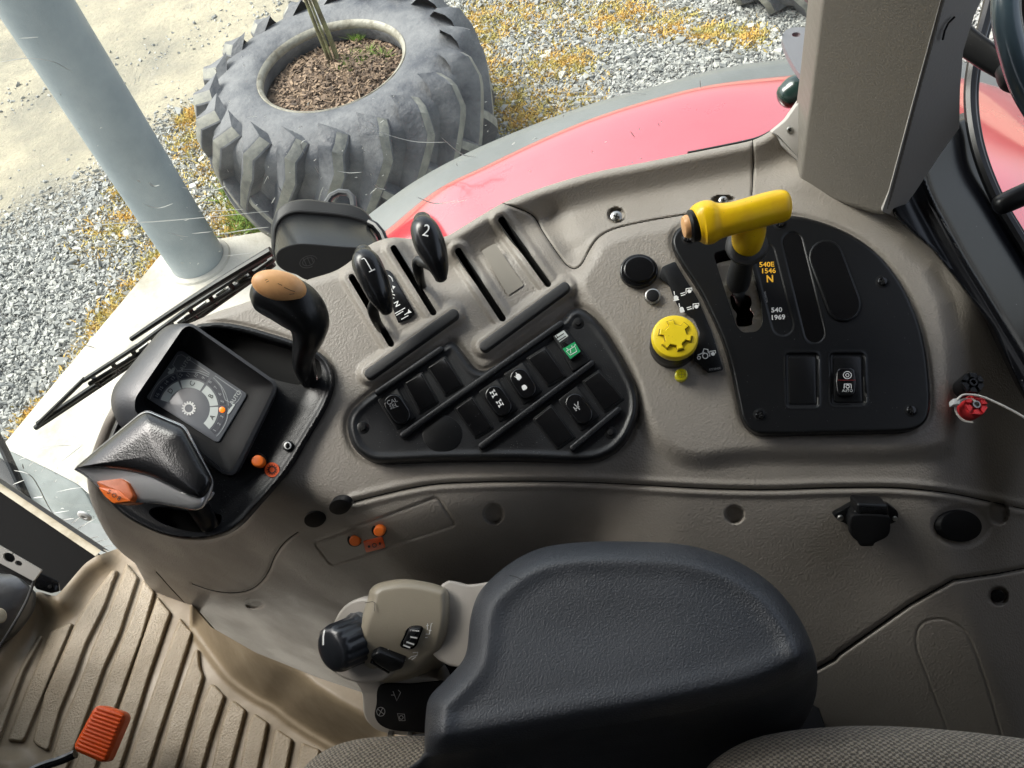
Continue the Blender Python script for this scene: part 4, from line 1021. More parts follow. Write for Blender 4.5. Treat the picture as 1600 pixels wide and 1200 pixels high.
strokes('dividers', [circ(cxx, cyy, 62, 60.8, 20, 112, 166), circ(cxx, cyy, 62, 60.8, 14, 60, 108), circ(cxx, cyy, 62, 60.8, 14, 4, 52), circ(cxx, cyy, 62, 60.8, 14, -46, 0),
         [(270, 570), (278, 580), (282, 580), (310, 582), (326, 589), (327, 583), (284, 554), (277, 556), (270, 570)], [(334, 590), (345, 603), (352, 625), (366, 632), (372, 626), (378, 616), (336, 587), (334, 590)]], 1.0, P1, HS+.0002, DLINE, scr_)
text('AUTO', 290, 568, 56, 9, P1, HS+.0004, DISP2, scr_); text('AUTO', 368, 621, 56, 9, P1, HS+.0004, DISP2, scr_)
strokes('gear_symbol', gear(cxx, cyy, 7.5, 14, 3.6), 2.6, P1, HS+.0002, PRW, scr_)
flat('hare_symbol', [spl([(262, 583), (266, 578), (270, 577), (273, 573), (272, 580), (268, 584)], 3), spl([(262, 575), (266, 576), (268, 579), (264, 578)], 3), circ(271, 577, 2.5, 2.5, 8)], P1, HS+.0004, DISP2, scr_)
flat('tortoise_symbol', [spl([(355, 646), (358, 640), (362, 635), (366, 634), (362, 641), (358, 646)], 3), circ(365, 633, 2, 2, 8)], P1, HS+.0004, DISP2, scr_)
plate('lamp', circ(346.7, 640, 4.6, 4.6, 16), P1, HS, HS+.0008, LED, scr_, bev=.6)
plate('ledge', roundpoly([(300, 690), (306, 684), (366, 728), (362, 741), (352, 743), (302, 706)], 4), P1, .0, .012, BLACK_S, pod, bev=3, seg=3)

# =================================================================== gear lever (orange topped)
gl_ = thing('gear_lever', 'curved black gear lever with a faded orange oval top plate', 'lever', P1.pt(480, 590))
tB = float(P1.t(480, 590)); tT = tB-.095
loft('handle', [(398, 451, tT, 17, .012), (412, 456, tT, 32, .020), (440, 466, tT, 37.5, .023), (464, 479, tT+.002, 39, .024), (481, 500, tT+.008, 34, .023), (482, 524, tT+.018, 25, .019), (475, 549, tT+.035, 18, .013), (473, 572, tT+.055, 15, .010), (482, 592, tT+.095, 14, .009)], BLACK_S, gl_, dome=False, sharp=80, sub=8)
PG = Plane(at(436, 447, tT-.0225), -(ray(436, 447))+np.array([-.10, .12, .05]))
E1 = circ(436, 446.5, 44, 24, 40, rot=-13)
Rr = []
for k_, (sc, h_) in enumerate(((1.0, -.014), (1.0, -.003), (.97, .0), (.85, .0028), (.6, .0055), (.3, .0068), (.05, .007))):
    Ek = np.array([436, 446.5])+(ccw(E1)-np.array([436, 446.5]))*sc; Rr.append(PG.pt(Ek[:, 0], Ek[:, 1], h_))
tp_ = rings('top_plate', Rr, TAN, gl_, sharp=50)
strokes('shift_pattern', [[(414, 438), (418, 436.5)], [(416, 441), (420, 439)], [(434, 443), (441, 446)], [(444, 449), (455, 454), (461, 455.5)], [(452, 460), (460, 459)]], 1.1, PG, .0075, mat('brown_print', (.12, .05, .02), .6), tp_)
tube('stem', np.array([at(476, 560, tT+.045), at(481, 585, tT+.075), P1.pt(482, 604, -.03)]), [.0095, .009, .009], BLACK_S, gl_)

# =================================================================== shuttle lever
sh = thing('shuttle_lever', 'wedge-shaped black leather and chrome shuttle lever with an orange rocker', 'lever', P1.pt(322, 815))
Tt = roundpoly([(117, 731), (218, 648), (230, 643), (287, 667), (296, 683), (333, 752), (327, 768), (315, 781), (296, 776), (268, 762), (236, 746), (196, 736), (155, 732)], [2, 10, 8, 10, 8, 10, 8, 8, 12, 12, 12, 12, 6], 5)
Cc = roundpoly([(114, 733), (219, 645), (231, 640), (290, 665), (299, 682), (335, 752), (331, 772), (318, 794), (304, 798), (284, 794), (246, 787), (204, 785), (170, 774), (148, 757), (130, 742)], [2, 10, 8, 10, 8, 10, 8, 10, 12, 12, 12, 10, 10, 8, 4], 5)
nn2 = 120
Tt = alg(resample(Tt, nn2), (60, 740)); Cc = alg(resample(Cc, nn2), (60, 740))
PSH = Plane(P1.pt(230, 720, .055), P1.N+np.array([-.18, -.02, 0]))
Cb = inset(Cc, 6)
mix_ = lambda a, b, s: a*(1-s)+b*s
R_ = [PSH.pt(Cb[:, 0], Cb[:, 1], -.020), PSH.pt(Cc[:, 0], Cc[:, 1], -.006), PSH.pt(Cc[:, 0], Cc[:, 1], -.001)]
for s_, h_ in ((.2, .003), (.55, .0052), (.8, .0061), (1.0, .0065)):
    q = mix_(Cc, Tt, s_); R_.append(PSH.pt(q[:, 0], q[:, 1], h_))
rings('chrome_band', R_, CHROME, sh, cap0=True, cap1=False, sharp=60)
R_ = []
cen = np.array([238., 712.])
for s_, h_ in ((1, .0065), (.985, .0085), (.95, .0112), (.87, .0142), (.72, .0165), (.5, .018), (.25, .0185), (.03, .0186)):
    q = cen+(inset(Tt, .8)-cen)*s_; R_.append(PSH.pt(q[:, 0], q[:, 1], h_))
rings('grip_pad', R_, PADDED, sh, sharp=60)
plate('chrome_underside', roundpoly([(255, 780), (298, 788), (312, 780), (322, 766), (300, 760)], 6), PSH, -.02, -.004, CHROME, sh, bev=3)
b = plate('rocker', roundpoly([(149, 752), (188, 747), (200, 754), (209, 776), (200, 785), (176, 787), (163, 774)], 4), PSH, -.012, .0085, ORG2, sh, bev=2.5, seg=3)
PRK = Plane(PSH.O, PSH.N)
plate('rocker_face', roundpoly([(153, 761), (186, 766), (204, 783), (176, 786), (163, 775)], 3), PSH, .003, .0092, ORG, b, bev=1)
text('5 O 8', 178, 774, -33, 10, PSH, .0098, PRB, b)
c0_ = at(312, 790, float(P1.t(322, 815, .035)))
loft('stem', [(300, 778, float(P1.t(300, 778, .05)), 17, .011), (312, 795, float(P1.t(312, 795, .035)), 16, .010), (322, 812, float(P1.t(322, 812, .012)), 15, .010), (328, 822, float(P1.t(328, 822, -.015)), 14, .010)], BLACK_S, sh, dome=False)

# =================================================================== spool levers 1 and 2
KNOBM = mat('black_satin_knob', (.010, .0105, .012), .24, spec=.5)
def spool(num, path, tpos, blade, glyph, lab, slot_px):
    base = P1.pt(*slot_px)
    o = thing('spool_lever', lab, 'lever', base, 'numbered spool levers in the gates')
    secs = []
    for (x, y, w_, h_, d_) in path: secs.append((x, y, float(P1.t(x, y, h_)), w_, d_))
    secs = [(a, b, c, d*1.1, e*1.05) for a, b, c, d, e in secs]
    knob = loft('knob', secs, KNOBM, o, n=36, sub=10, sharp=80)
    bl = [(x, y, float(P1.t(x, y, h_)), w_, d_) for x, y, h_, w_, d_ in blade]
    loft('stem', bl, BLACK_S, o, dome=False, sharp=80)
    gx, gy, sz, an = glyph
    hh_ = float(P1.t(gx, gy)); k0 = min(path, key=lambda p: abs(p[1]-gy)); tt0 = float(P1.t(gx, gy, k0[3]))-k0[4]*1.02-.0006
    if num == '1':
        strokes('lettering', [resample(np.array(l, float), 8, False) for l in ([(565, 405), (569.5, 403), (581, 423)], [(576.5, 425), (586, 420.5)])], 1.7, Drape(knob), .0003, PRW, knob)
    else: text(num, gx, gy, an, sz, Drape(knob), .0003, PRW, knob, sx=.85, dense=True)
spool('1', [(568, 396, 13, .060, .008), (571, 408, 20, .062, .0125), (581, 430, 21, .060, .013), (592, 456, 18.5, .054, .0115), (600, 474, 14, .048, .0085), (604, 485, 9, .044, .006)], None,
      [(590, 466, .046, 9, .004), (583, 484, .034, 9, .004), (590, 505, .016, 7, .004), (602, 524, -.012, 5, .004)], (575, 410, 27, -18), 'glossy black spool lever knob numbered 1 beside the work light', (598, 515))
spool('2', [(660, 345, 13, .060, .008), (663, 358, 20, .063, .0125), (671, 380, 22, .061, .013), (680, 402, 18.5, .056, .0115), (686, 420, 14, .050, .0085), (689, 434, 9, .045, .006)], None,
      [(676, 418, .050, 7, .004), (654, 408, .040, 9, .004), (655, 430, .024, 8, .004), (664, 455, -.012, 5, .004)], (666, 361, 27, -14), 'glossy black spool lever knob numbered 2 standing in the second gate', (660, 450))
# gate decal
d_ = plate('gate_decal', roundpoly([(601, 420), (611, 424), (649, 490), (640, 498), (622, 505), (613, 480)], 4), P1, .0, .0012, BLACK_G, con, bev=.5)
H_ = .0015
text('N', 620, 475, -62, 11, P1, H_, PRW, d_, bold=.02)
strokes('symbols', [[(607, 430), (612, 434), (614, 440)], [(610, 449), (614, 457)], [(606, 458), (617, 461)], [(617, 490), (633, 481)], [(619, 493), (630, 486)], [(632, 492), (641, 486)], [(627, 499), (638, 493)], [(608, 464), (616, 466)]], 1.3, P1, H_, PRW, d_,
        fills=[[(604, 455), (610, 457), (606, 462)], [(638, 483), (643, 488), (637, 490)], [(613, 446), (618, 448), (614, 452)]])

# =================================================================== switch panel
sp_ = thing('switch_panel', 'black switch panel with diagonal ribs, rocker switches and blank plates', 'switch panel', P1.pt(770, 620))
def Tsw(X, Y, d):
    h = .0095+edge(d, 7, .009)+.002*np.exp(-((d-9)/5)**2)
    return P1.t(X, Y, h)
skin('panel_plate', SWP, Tsw, 2.0, BLACK, sp_, skirt=.008)
HP = .0095
for a, b in (((590, 612), (688, 545)), ((629, 679), (876, 505)), ((752, 696), (925, 567)), ((895, 699), (966, 640))):
    plate('rib', capsule(a, b, 5.0), P1, .006, .0155, BLACK, sp_, bev=3, seg=3)
def quad(c): return [(530+x/3.2, 450+y/3.2) for x, y in c]
def cell(c, kind, sym=None):
    q = roundpoly(quad(c), 3.2, 3); c_ = np.mean(q, 0)
    fr = plate('switch_frame' if kind else 'blank_plate', q, P1, .006, HP+.0012, BLACK_S, sp_, bev=1.4)
    PB = BLACK_M if not kind else BLACK_S
    if not kind:
        plate('blank_face', roundpoly(inset(np.array(quad(c)), 3.2), 2.5, 3), P1, HP+.0012, HP+.0018, BLACK_G, fr, bev=.8)
        return fr
    a, b, c2, d = [np.array(p) for p in quad(c)]
    m0 = (a+b)/2; m1 = (c2+d)/2; ax = (m1-m0); L_ = np.linalg.norm(ax); ax /= L_
    rk = plate('rocker', capsule(m0+ax*L_*.32, m1-ax*L_*.32, 15.5), P1, HP, HP+.0062, BLACK_G, fr, bev=3.2, seg=4)
    return rk, c_, ax
# row 1
rk, c_, ax = cell([(190, 560), (290, 498), (385, 648), (288, 712)], 1)
text('CAL\nSEL', 614, 631, 20, 9.5, P1, HP+.0064, PRG, rk)
cell([(315, 470), (415, 415), (500, 570), (400, 632)], 0); cell([(432, 392), (530, 335), (625, 488), (530, 545)], 0)
# row 2
cell([(570, 600), (665, 535), (775, 700), (680, 757)], 0)
rk, c_, ax = cell([(695, 517), (792, 452), (895, 605), (800, 672)], 1)
def axle(x, y, s=1.0, m=PRW):      # small drive-axle pictogram
    u = np.array([.82, -.57]); v = np.array([.5, .86]); c = np.array([x, y]); L = []
    for k in (-1, 1):
        L.append([c+v*4.2*k*s-u*4.6*s, c+v*4.2*k*s+u*4.6*s]); 
        for e in (-1, 1): L.append([c+v*4.2*k*s+u*4.6*s*e-v*2.6*s, c+v*4.2*k*s+u*4.6*s*e+v*2.6*s])
    L.append([c-v*4.2*s, c+v*4.2*s]); return L
strokes('symbol', axle(771, 615, .8), 1.5, P1, HP+.0064, PRW, rk); strokes('symbol', axle(781, 630, .8), 1.5, P1, HP+.0064, PRW, rk)
rk, c_, ax = cell([(820, 430), (920, 368), (1015, 515), (920, 585)], 1)
strokes('symbol', [[(804, 588), (812, 594)], [(806, 582), (812, 590)]], 1.2, P1, HP+.0064, PRW, rk, fills=[spl([(806, 586), (811, 584), (815, 590), (809, 594)], 3), spl([(815, 604), (820, 601), (824, 606), (818, 610)], 3)])
cell([(932, 350), (1030, 290), (1138, 440), (1045, 496)], 0)
# washer switch
ws = plate('washer_switch', roundpoly(quad([(1068, 240), (1132, 203), (1262, 360), (1168, 418)]), 3), P1, .006, HP+.004, BLACK_S, sp_, bev=2)
lb = plate('rocker', roundpoly([(866, 524), (880, 514.5), (908, 551), (893, 563)], 2), P1, HP+.003, HP+.0075, BLACK_S, ws, bev=2)
flat('white_panel', [[(867, 525), (881, 516), (888, 525), (874, 535)]], P1, HP+.0078, DISP2, lb)
flat('green_panel', [[(879, 545), (898, 534), (907, 549), (891, 561)]], P1, HP+.0078, GREEN, lb)
strokes('stripes', [[(869, 529), (881, 521)], [(872, 533), (884, 525)], [(875, 537), (888, 529)], [(869, 524), (872, 528)]], 1.5, P1, HP+.0081, PRB, lb)
strokes('symbol', [[(885, 549), (898, 541), (901, 549), (891, 555), (885, 549)], [(892, 552), (891, 545)], [(885, 544), (888, 546)], [(893, 540), (894, 542)], [(899, 538), (898, 540)]], 1.1, P1, HP+.0081, PRW, lb)
# row 3
cell([(965, 655), (1060, 578), (1182, 745), (1090, 810)], 0)
rk, c_, ax = cell([(1093, 560), (1190, 487), (1303, 642), (1210, 717)], 1)
strokes('symbol', [[(897, 631), (906, 640)], [(898, 640), (905, 635)], [(903, 627), (903, 634)], [(896, 636), (901, 642)]], 1.7, P1, HP+.0064, PRG, rk)
cell([(1212, 465), (1300, 405), (1428, 553), (1325, 625)], 0)
q = circ(691, 678, 31, 29, 44)
plate('round_blank', q, P1, .006, HP+.0008, BLACK_S, sp_, bev=1.4)
for x, y in ((567, 668), (903, 504), (954, 676)):
    plate('screw_well', circ(x, y, 10, 10, 24), P1, .004, HP+.0006, BLACK_S, sp_, bev=1.5)
    screw('screw', x, y, P1, HP+.0008, 5.6, sp_, BLACK_M, 25, True, .0016)

# =================================================================== right-hand panel with the yellow lever
pp = thing('lever_gate_panel', 'black rounded panel with the lever gate, amber and white numbers and blank plates', 'control panel', P1.pt(1270, 520))
HB = .011   # island height
HT = HB+.0055
gate = roundpoly([(1114, 395), (1150, 386), (1168, 392), (1190, 470), (1192, 505), (1184, 518), (1160, 520), (1150, 508), (1132, 452)], [8, 8, 8, 8, 8, 8, 8, 8, 8])
slotR = capsule((1238, 378), (1273, 520), 16)
def Tpt(X, Y, d):
    h = HT+edge(d, 5, .005)+near(X, Y, slotR, 6, lambda q: -.0012*sstep(-.8, .8, q), signed=True)
    h = h+near(X, Y, capsule((1194, 395), (1223, 508), 17), 6, lambda q: -.0008*sstep(-.8, .8, q), signed=True)
    for R_4 in (roundpoly([(1228, 552), (1278, 552), (1279, 636), (1229, 636)], 6), roundpoly([(1297, 552), (1350, 552), (1352, 633), (1299, 633)], 6)):
        h = h+near(X, Y, R_4, 6, lambda q: -.0022*sstep(-2.2, 1.2, q)+.0006*np.exp(-((q+1)/2)**2), signed=True)
    return P1.t(X, Y, h)
skin('panel_plate', PTO, Tpt, 1.6, BLACK_S, pp, holes=[gate], skirt=.0065, hskirt=.004)
g2 = ccw(gate); t0 = P1.pt(g2[:, 0], g2[:, 1], HT-.003)
rings('gate_well', [t0-P1.N*.05, t0][::-1], BLACK_M, pp, cap1=False)
gf = roundpoly([(1118, 412), (1170, 400), (1194, 495), (1186, 522), (1158, 524), (1146, 512)], 6)
keyh = spl([(1141, 462), (1150, 458), (1161, 459), (1172, 463), (1175, 474), (1172, 482), (1178, 490), (1176, 499), (1174, 508), (1154, 510), (1150, 500), (1151, 490), (1144, 480)], 4)
skin('gate_plate', gf, lambda X, Y, d: P1.t(X, Y, HT-.006), 1.4, STEEL, pp, holes=[keyh], skirt=.002)
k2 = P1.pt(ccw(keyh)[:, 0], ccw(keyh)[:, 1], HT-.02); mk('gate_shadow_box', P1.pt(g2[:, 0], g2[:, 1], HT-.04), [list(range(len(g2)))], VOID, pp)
ov = capsule((1291, 401), (1319, 475), 27)
plate('oval_blank', ov, P1, .01, HT+.0022, BLACK_S, pp, bev=2.0, seg=3)
flat('oval_face', [inset(ov, 3.2)], P1, HT+.00235, BLACK_G, pp)
flat('slot_inlay', [inset(slotR, 1.2)], P1, HT-.0009, BLACK_G, pp)
plate('blank_plate', roundpoly([(1232, 557), (1274, 557), (1275, 631), (1233, 631)], 4), P1, .01, HT-.0012, BLACK_S, pp, bev=1)
fr = plate('switch_frame', roundpoly([(1302, 557), (1345, 557), (1347, 628), (1304, 628)], 4), P1, .01, HT-.0008, BLACK_S, pp, bev=1)
rk = plate('rocker', roundpoly([(1308, 574), (1336, 574), (1339, 596), (1337, 618), (1309, 619), (1306, 596)], [9, 9, 3, 9, 9, 3], 5), P1, HT-.002, HT+.0042, BLACK_G, fr, bev=3, seg=4)
strokes('symbol', [cl(circ(1324, 586, 6.3, 5.6, 18)), cl(circ(1324, 586, 2.6, 2.4, 10)), [(1319, 600), (1319, 607)], [(1319, 600), (1330, 600)], [(1330, 600), (1330, 607)], cl(circ(1324.5, 604, 2.6, 2.6, 10))], 1.2, P1, HT+.0046, PRW, rk)
text('AUTO', 1324, 610.5, 0, 6, P1, HT+.0046, PRW, rk)
strokes('red_line', [[(1309, 594), (1337, 594)]], .8, P1, HT+.0046, mat('dark_red_print', (.25, .01, .01), .5), rk)
HX = HT-.0004
text('540E', 1198, 413.5, 2, 10.6, P1, HX, PRY, pp, bold=.02, sx=1.12); text('1546', 1200.5, 423.5, 2, 10.6, P1, HX, PRY, pp, bold=.02, sx=1.12); text('N', 1203, 436, 2, 15, P1, HX, PRY, pp, bold=.03)
text('540', 1213.5, 484.5, 3, 10.4, P1, HX, PRW, pp, bold=.02, sx=1.12); text('1969', 1215.5, 496, 3, 10.4, P1, HX, PRW, pp, bold=.02, sx=1.12)
text('84407774', 1196.5, 464, -78, 4.4, P1, HX, PRG, pp)
for x, y in ((1075, 372), (1219, 349), (1379, 440), (1188, 648), (1424, 641)):
    plate('screw_well', circ(x, y, 11, 10.5, 24), P1, .01, HT+.0004, BLACK_M, pp, bev=1.5)
    screw('screw', x, y, P1, HT+.0005, 7.5, pp, BLACK_G, 20, True, .0022)

# yellow T lever
yl = thing('pto_lever', 'yellow T-handled lever on a black rubber stalk, standing in the metal gate', 'lever', P1.pt(1158, 470))
def tz(x, y, h): return float(P1.t(x, y, h))
hT = .125
th_ = tz(1160, 350, hT)
loft('handle', [(1086, 352, th_+.004, 25, .017), (1096, 349, th_+.004, 33, .020), (1110, 347, th_+.003, 34, .0205), (1124, 345, th_+.002, 28, .019), (1145, 341, th_, 25.5, .0185), (1175, 333, th_, 25.5, .0185), (1205, 325, th_, 26, .0185), (1224, 321, th_, 24, .018), (1231, 320, th_, 15, .012)], YEL, yl, dome=False, n=40, pw=2.7, sharp=60)
hq = at(1086, 352, th_+.004); hx = at(1070, 355, th_+.004)-hq; hx /= np.linalg.norm(hx)
lathe('end_ring', hq, hx, [(.0145, -.004), (.0145, .004), (.012, .006)], BLACK_S, yl)
lathe('end_button', hq, hx, [(.0105, .004), (.0105, .008), (.009, .0105), (.004, .0115)], TAN, yl)
PYT = PCAM(1200, 326, th_-.0176)
t_a = th_+.014
loft('neck', [(1172, 344, t_a, 25, .0165), (1170, 362, th_+.022, 26, .0165), (1168, 376, th_+.034, 24, .0155), (1167.5, 381, th_+.038, 22.5, .015)], YEL, yl, dome=False, n=32, sharp=60)
tA = th_+.040
loft('flange', [(1168, 378, tA-.004, 24, .018), (1167, 381, tA-.001, 31, .023), (1166.5, 385, tA+.002, 32.5, .024), (1165.5, 390, tA+.005, 30, .022), (1165, 393, tA+.007, 22, .016)], RUBBER, yl, dome=False, n=36)
t1 = tz(1156, 462, HB-.004)
loft('boot', [(1164, 388, tA+.006, 16, .012), (1161, 404, tA+.020, 16.5, .012), (1157, 422, tA+.040, 18, .012), (1154, 438, tA+.058, 18.5, .012), (1153, 450, tA+.070, 15, .010), (1155, 459, t1, 9, .007), (1158, 474, t1+.03, 8, .006)], RUBBER, yl, dome=False, n=28, sharp=80)

# =================================================================== decal strip, round buttons, yellow knob
dcl = tag(plate('pictogram_decal', roundpoly([(1034, 417), (1055, 408), (1064, 424), (1090, 466), (1111, 515), (1131, 578), (1106, 583), (1098, 573), (1084, 563), (1086, 540), (1094, 520), (1084, 498), (1062, 482), (1054, 468), (1046, 446), (1030, 434)], 4, 3), P1, HB, HB+.0011, BLACK_S, con, bev=.5), 'curved black strip of white tractor and shaft pictograms')
HD = HB+.0015
def dotbox(x, y): return [[(x-5, y+4), (x-5, y-4), (x+4, y-5), (x+4, y-1)]], [circ(x, y, 3.2, 3, 10)]
a1, f1 = dotbox(1077, 455); a2, f2 = dotbox(1088, 479); a3, f3 = dotbox(1114, 553)
strokes('symbols', a1+a2+a3+[[(1063, 459), (1070, 457)], [(1064, 462), (1071, 460)], [(1073, 481), (1080, 479)], [(1074, 484), (1081, 482)], [(1053, 455), (1054, 461)], [(1052, 470), (1061, 468)], [(1061, 474), (1062, 480)], [(1063, 488), (1070, 486)], [(1053, 466), (1060, 464)]], 1.5, P1, HD, PRW, dcl,
        fills=f1+f2+f3+[spl([(1053, 463), (1058, 462), (1060, 468), (1054, 470)], 3), spl([(1062, 481), (1067, 480), (1069, 487), (1063, 488)], 3)])
strokes('tractor_symbol', [cl(circ(1102, 556, 4.2, 4.2, 12)), cl(circ(1092, 559, 2.4, 2.4, 10)), [(1098, 551), (1100, 545), (1106, 546), (1107, 552)], [(1090, 555), (1097, 552), (1101, 551)]], 1.5, P1, HD, PRW, dcl)
text('87738400', 1117, 576.5, 8, 4.5, P1, HD, PRG, dcl)
rb = plate('round_button', circ(998.5, 421.5, 30, 25.5, 40), P1, HB-.002, HB+.0055, BLACK_G, con, bev=3, seg=3)
plate('button_cap', circ(999, 419.5, 25, 21, 40), P1, HB+.004, HB+.0085, BLACK_G, rb, bev=3.5, seg=4)
rb = plate('small_socket', circ(1020, 461.5, 12.5, 11.5, 28), P1, HB-.002, HB+.0028, ZINC, con, bev=2)
plate('socket_cap', circ(1020, 461, 10, 9.4, 24), P1, HB+.0028, HB+.0042, BLACK_M, rb, bev=2)
rb = plate('yellow_lens', circ(1065, 585, 10.5, 10.2, 28), P1, HB-.002, HB+.0035, YLED, con, bev=3, seg=3)
strokes('lens_facets', [cl(circ(1065, 585, 5, 5, 12)), [(1060, 585), (1070, 585)], [(1065, 580), (1065, 590)]], .8, P1, HB+.0037, mat('olive_print', (.25, .22, .01), .4), rb)

yk = thing('push_knob', 'round yellow push knob with raised gear shape on a black collar beside the decal', 'knob', P1.pt(1050, 545, HB))
kx = lambda r: r*float(P1.t(1050, 530))/FPX
kc = P1.pt(1051, 541, HB)
lathe('collar', kc, P1.N, [(kx(35), -.002), (kx(34.5), .006), (kx(34.8), .009), (kx(33.5), .012), (kx(33.5), .016), (kx(31), .019)], BLACK_S, yk, n=48)
kt = kc+P1.N*.018
kb = lathe('cap', kt, P1.N, [(kx(30), 0), (kx(34), .001), (kx(35), .004), (kx(34.5), .0085), (kx(33), .0105), (kx(30), .0115), (kx(10), .0117)], YEL2, yk, n=48)
g6 = []
for k in range(6):
    a0 = k*60+90
    for da, r_ in ((-13, 17), (-11, 24), (11, 24), (13, 17)):
        g6.append((a0+da, r_))
u_ = np.cross([0, 1, 0], P1.N); u_ /= np.linalg.norm(u_); v_ = np.cross(P1.N, u_)
G6 = np.array([[kx(r_)*math.cos(rad(a)), kx(r_)*math.sin(rad(a))] for a, r_ in g6])
ct = kt+P1.N*.0117
def lay(s, h): return np.array([ct+P1.N*h+u_*x*s+v_*y*s for x, y in G6])
rings('raised_gear', [lay(1, -.001), lay(1, .002), lay(.94, .0028)], YEL2, kb, sharp=30)
tube('gear_outline', np.vstack([lay(1.04, .0004), lay(1.04, .0004)[:1]]), .0007, mat('yellow_shadow_line', (.30, .21, .01), .6), kb, n=4, cap=False)

# red and black diagnostic caps with a cable tie
def lobed(nm, x, y, m, lab, h0=.0):
    c = P1.pt(x, y, h0); o = thing(nm, lab, 'cap', c, None); k_ = float(P1.t(x, y))/FPX
    lathe('body', c, P1.N, [(17*k_, -.004), (17.5*k_, .012), (16*k_, .015), (8.5*k_, .015), (7*k_, .013)], m, o, n=36)
    for i in range(6):
        a = rad(i*60+8); e = np.array([c+P1.N*.0145+(u_*math.cos(a+s)+v_*math.sin(a+s))*k_*r for r, s in ((8.6, -.28), (16.2, -.36), (16.2, .36), (8.6, .28))])
        rings('lobe', [e[::1], e+P1.N*.0035], m, o, sharp=30)
    lathe('centre_ring', c+P1.N*.015, P1.N, [(5.6*k_, -.002), (5.6*k_, .0035), (4*k_, .0035), (3.6*k_, .0)], BLACK_G if m is BLACK_S else ZINC, o, n=20)
    return o
lobed('test_port_cap', 1509, 606, BLACK_S, 'black six-lobed test port cap just above the red one', .006)
lobed('test_port_cap', 1514, 640, RED_CAP, 'red six-lobed test port cap under the black one at the rear of the console', .004)
ct_ = thing('cable_tie', 'pale cable tie looped round the red and black test port caps', 'cable tie', P1.pt(1495, 627, .01))
plate('tie_head', roundpoly([(1489, 623), (1500, 622), (1501, 631), (1490, 632)], 1.5), P1, .014, .024, WHITEP, ct_, bev=1)
cp = spl([(1495, 625), (1505, 617), (1521, 617), (1535, 620), (1550, 626), (1573, 637), (1600, 652), (1660, 690)], 5, closed=False)
tube('tail', P1.pt(cp[:, 0], cp[:, 1], .024), .0011, CORD, ct_, n=6)
cp = spl([(1495, 630), (1493, 640), (1498, 650), (1508, 658), (1520, 660)], 5, closed=False)
tube('loop', P1.pt(cp[:, 0], cp[:, 1], .012), .0011, CORD, ct_, n=6)
cp = spl([(1499, 629), (1506, 624), (1516, 623), (1524, 627)], 5, closed=False)
tube('loop', P1.pt(cp[:, 0], cp[:, 1], .021), .0011, CORD, ct_, n=6)

# =================================================================== pillar, its trim, and fittings
pil = thing('cab_pillar', 'broad grey grained cab pillar rising behind the console', 'pillar', P1.pt(1330, 310))
PA_ = Plane(at(1310, 305, .925), (-.80, -.60, .12)); PB_ = Plane(PA_.pt(1440, 140), (-.05, -1, .0))
tA_ = lambda X, Y: PA_.t(X, Y)
# choose the second plane through the crease (1388,330)-(1480,0)
c1_ = PA_.pt(1389, 330); c2_ = PA_.pt(1478, 0); cd = c2_-c1_; nb_ = np.cross(cd, np.array([.96, .10, .0])); nb_ /= np.linalg.norm(nb_)
if nb_@ray(1450, 150) > 0: nb_ = -nb_
PB_ = Plane(c1_, nb_)
o1 = [(1247, 286), (1265, 150), (1290, -60), (1494, -60), (1437, 150), (1397, 300), (1388, 330), (1380, 335), (1368, 334), (1310, 317), (1255, 296)]
skin('front_face', roundpoly(o1, [6, 2, 2, 2, 2, 2, 3, 3, 3, 2, 4], 3), lambda X, Y, d: PA_.t(X, Y)-edge(d, 6, .005), 2, PILLAR, pil, skirt=.05, sdir=(.25, 1, -.1))
o2 = [(1378, 330), (1389, 300), (1429, 150), (1486, -60), (1560, -60), (1522, 25), (1505, 80), (1500, 140), (1499, 200), (1470, 240), (1430, 300), (1400, 340)]
skin('side_face', o2, lambda X, Y, d: PB_.t(X, Y)+.004, 5, PILLAR2, pil, skirt=.02, sdir=(.3, 1, 0))  # paler colour puts the rear-window light into this face
tube('cable_gap', np.array([PB_.pt(x, y, -.0004) for x, y in ((1473, 62), (1476, 48), (1482, 36), (1492, 26))]), .0009, VOID, pil, n=6)
# triangular pale plate with screw left of the pillar
PL_ = Plane(P1.pt(1225, 215, .01), (-.25, -.75, .6))
kp = plate('corner_plate', roundpoly([(1205, 207), (1228, 188), (1262, 140), (1290, 150), (1260, 262), (1247, 252), (1222, 228), (1216, 214)], 4), PL_, -.03, .0, PILLAR2, pil, bev=2)
screw('screw', 1234, 203, PL_, .0, 5, pil, ZINC, 30)
# glossy black rear trim
bt = thing('door_surround', 'glossy black curved trim at the rear of the cab, right of the grey pillar', 'trim', P1.pt(1470, 380))
ob = [(1498, 187), (1522, 180), (1523, 200), (1530, 232), (1543, 272), (1562, 315), (1583, 350), (1610, 392), (1720, 560), (1720, 800), (1660, 720), (1600, 618), (1550, 513), (1503, 449), (1457, 391), (1427, 366), (1400, 342), (1391, 325), (1395, 303), (1413, 265), (1438, 216), (1457, 203)]
QA = Plane(P1.pt(1440, 360, .020), (-.55, -.55, .60)); cr1, cr2 = QA.pt(1447, 290), QA.pt(1530, 470)
nq = np.cross(cr2-cr1, np.array([.75, .55, .35])); nq /= np.linalg.norm(nq)
if nq@ray(1500, 350) > 0: nq = -nq
QB = Plane(cr1, nq)
crease = spl([(1437, 222), (1440, 260), (1452, 300), (1475, 345), (1505, 400), (1545, 465), (1600, 555), (1700, 720)], 5, closed=False)
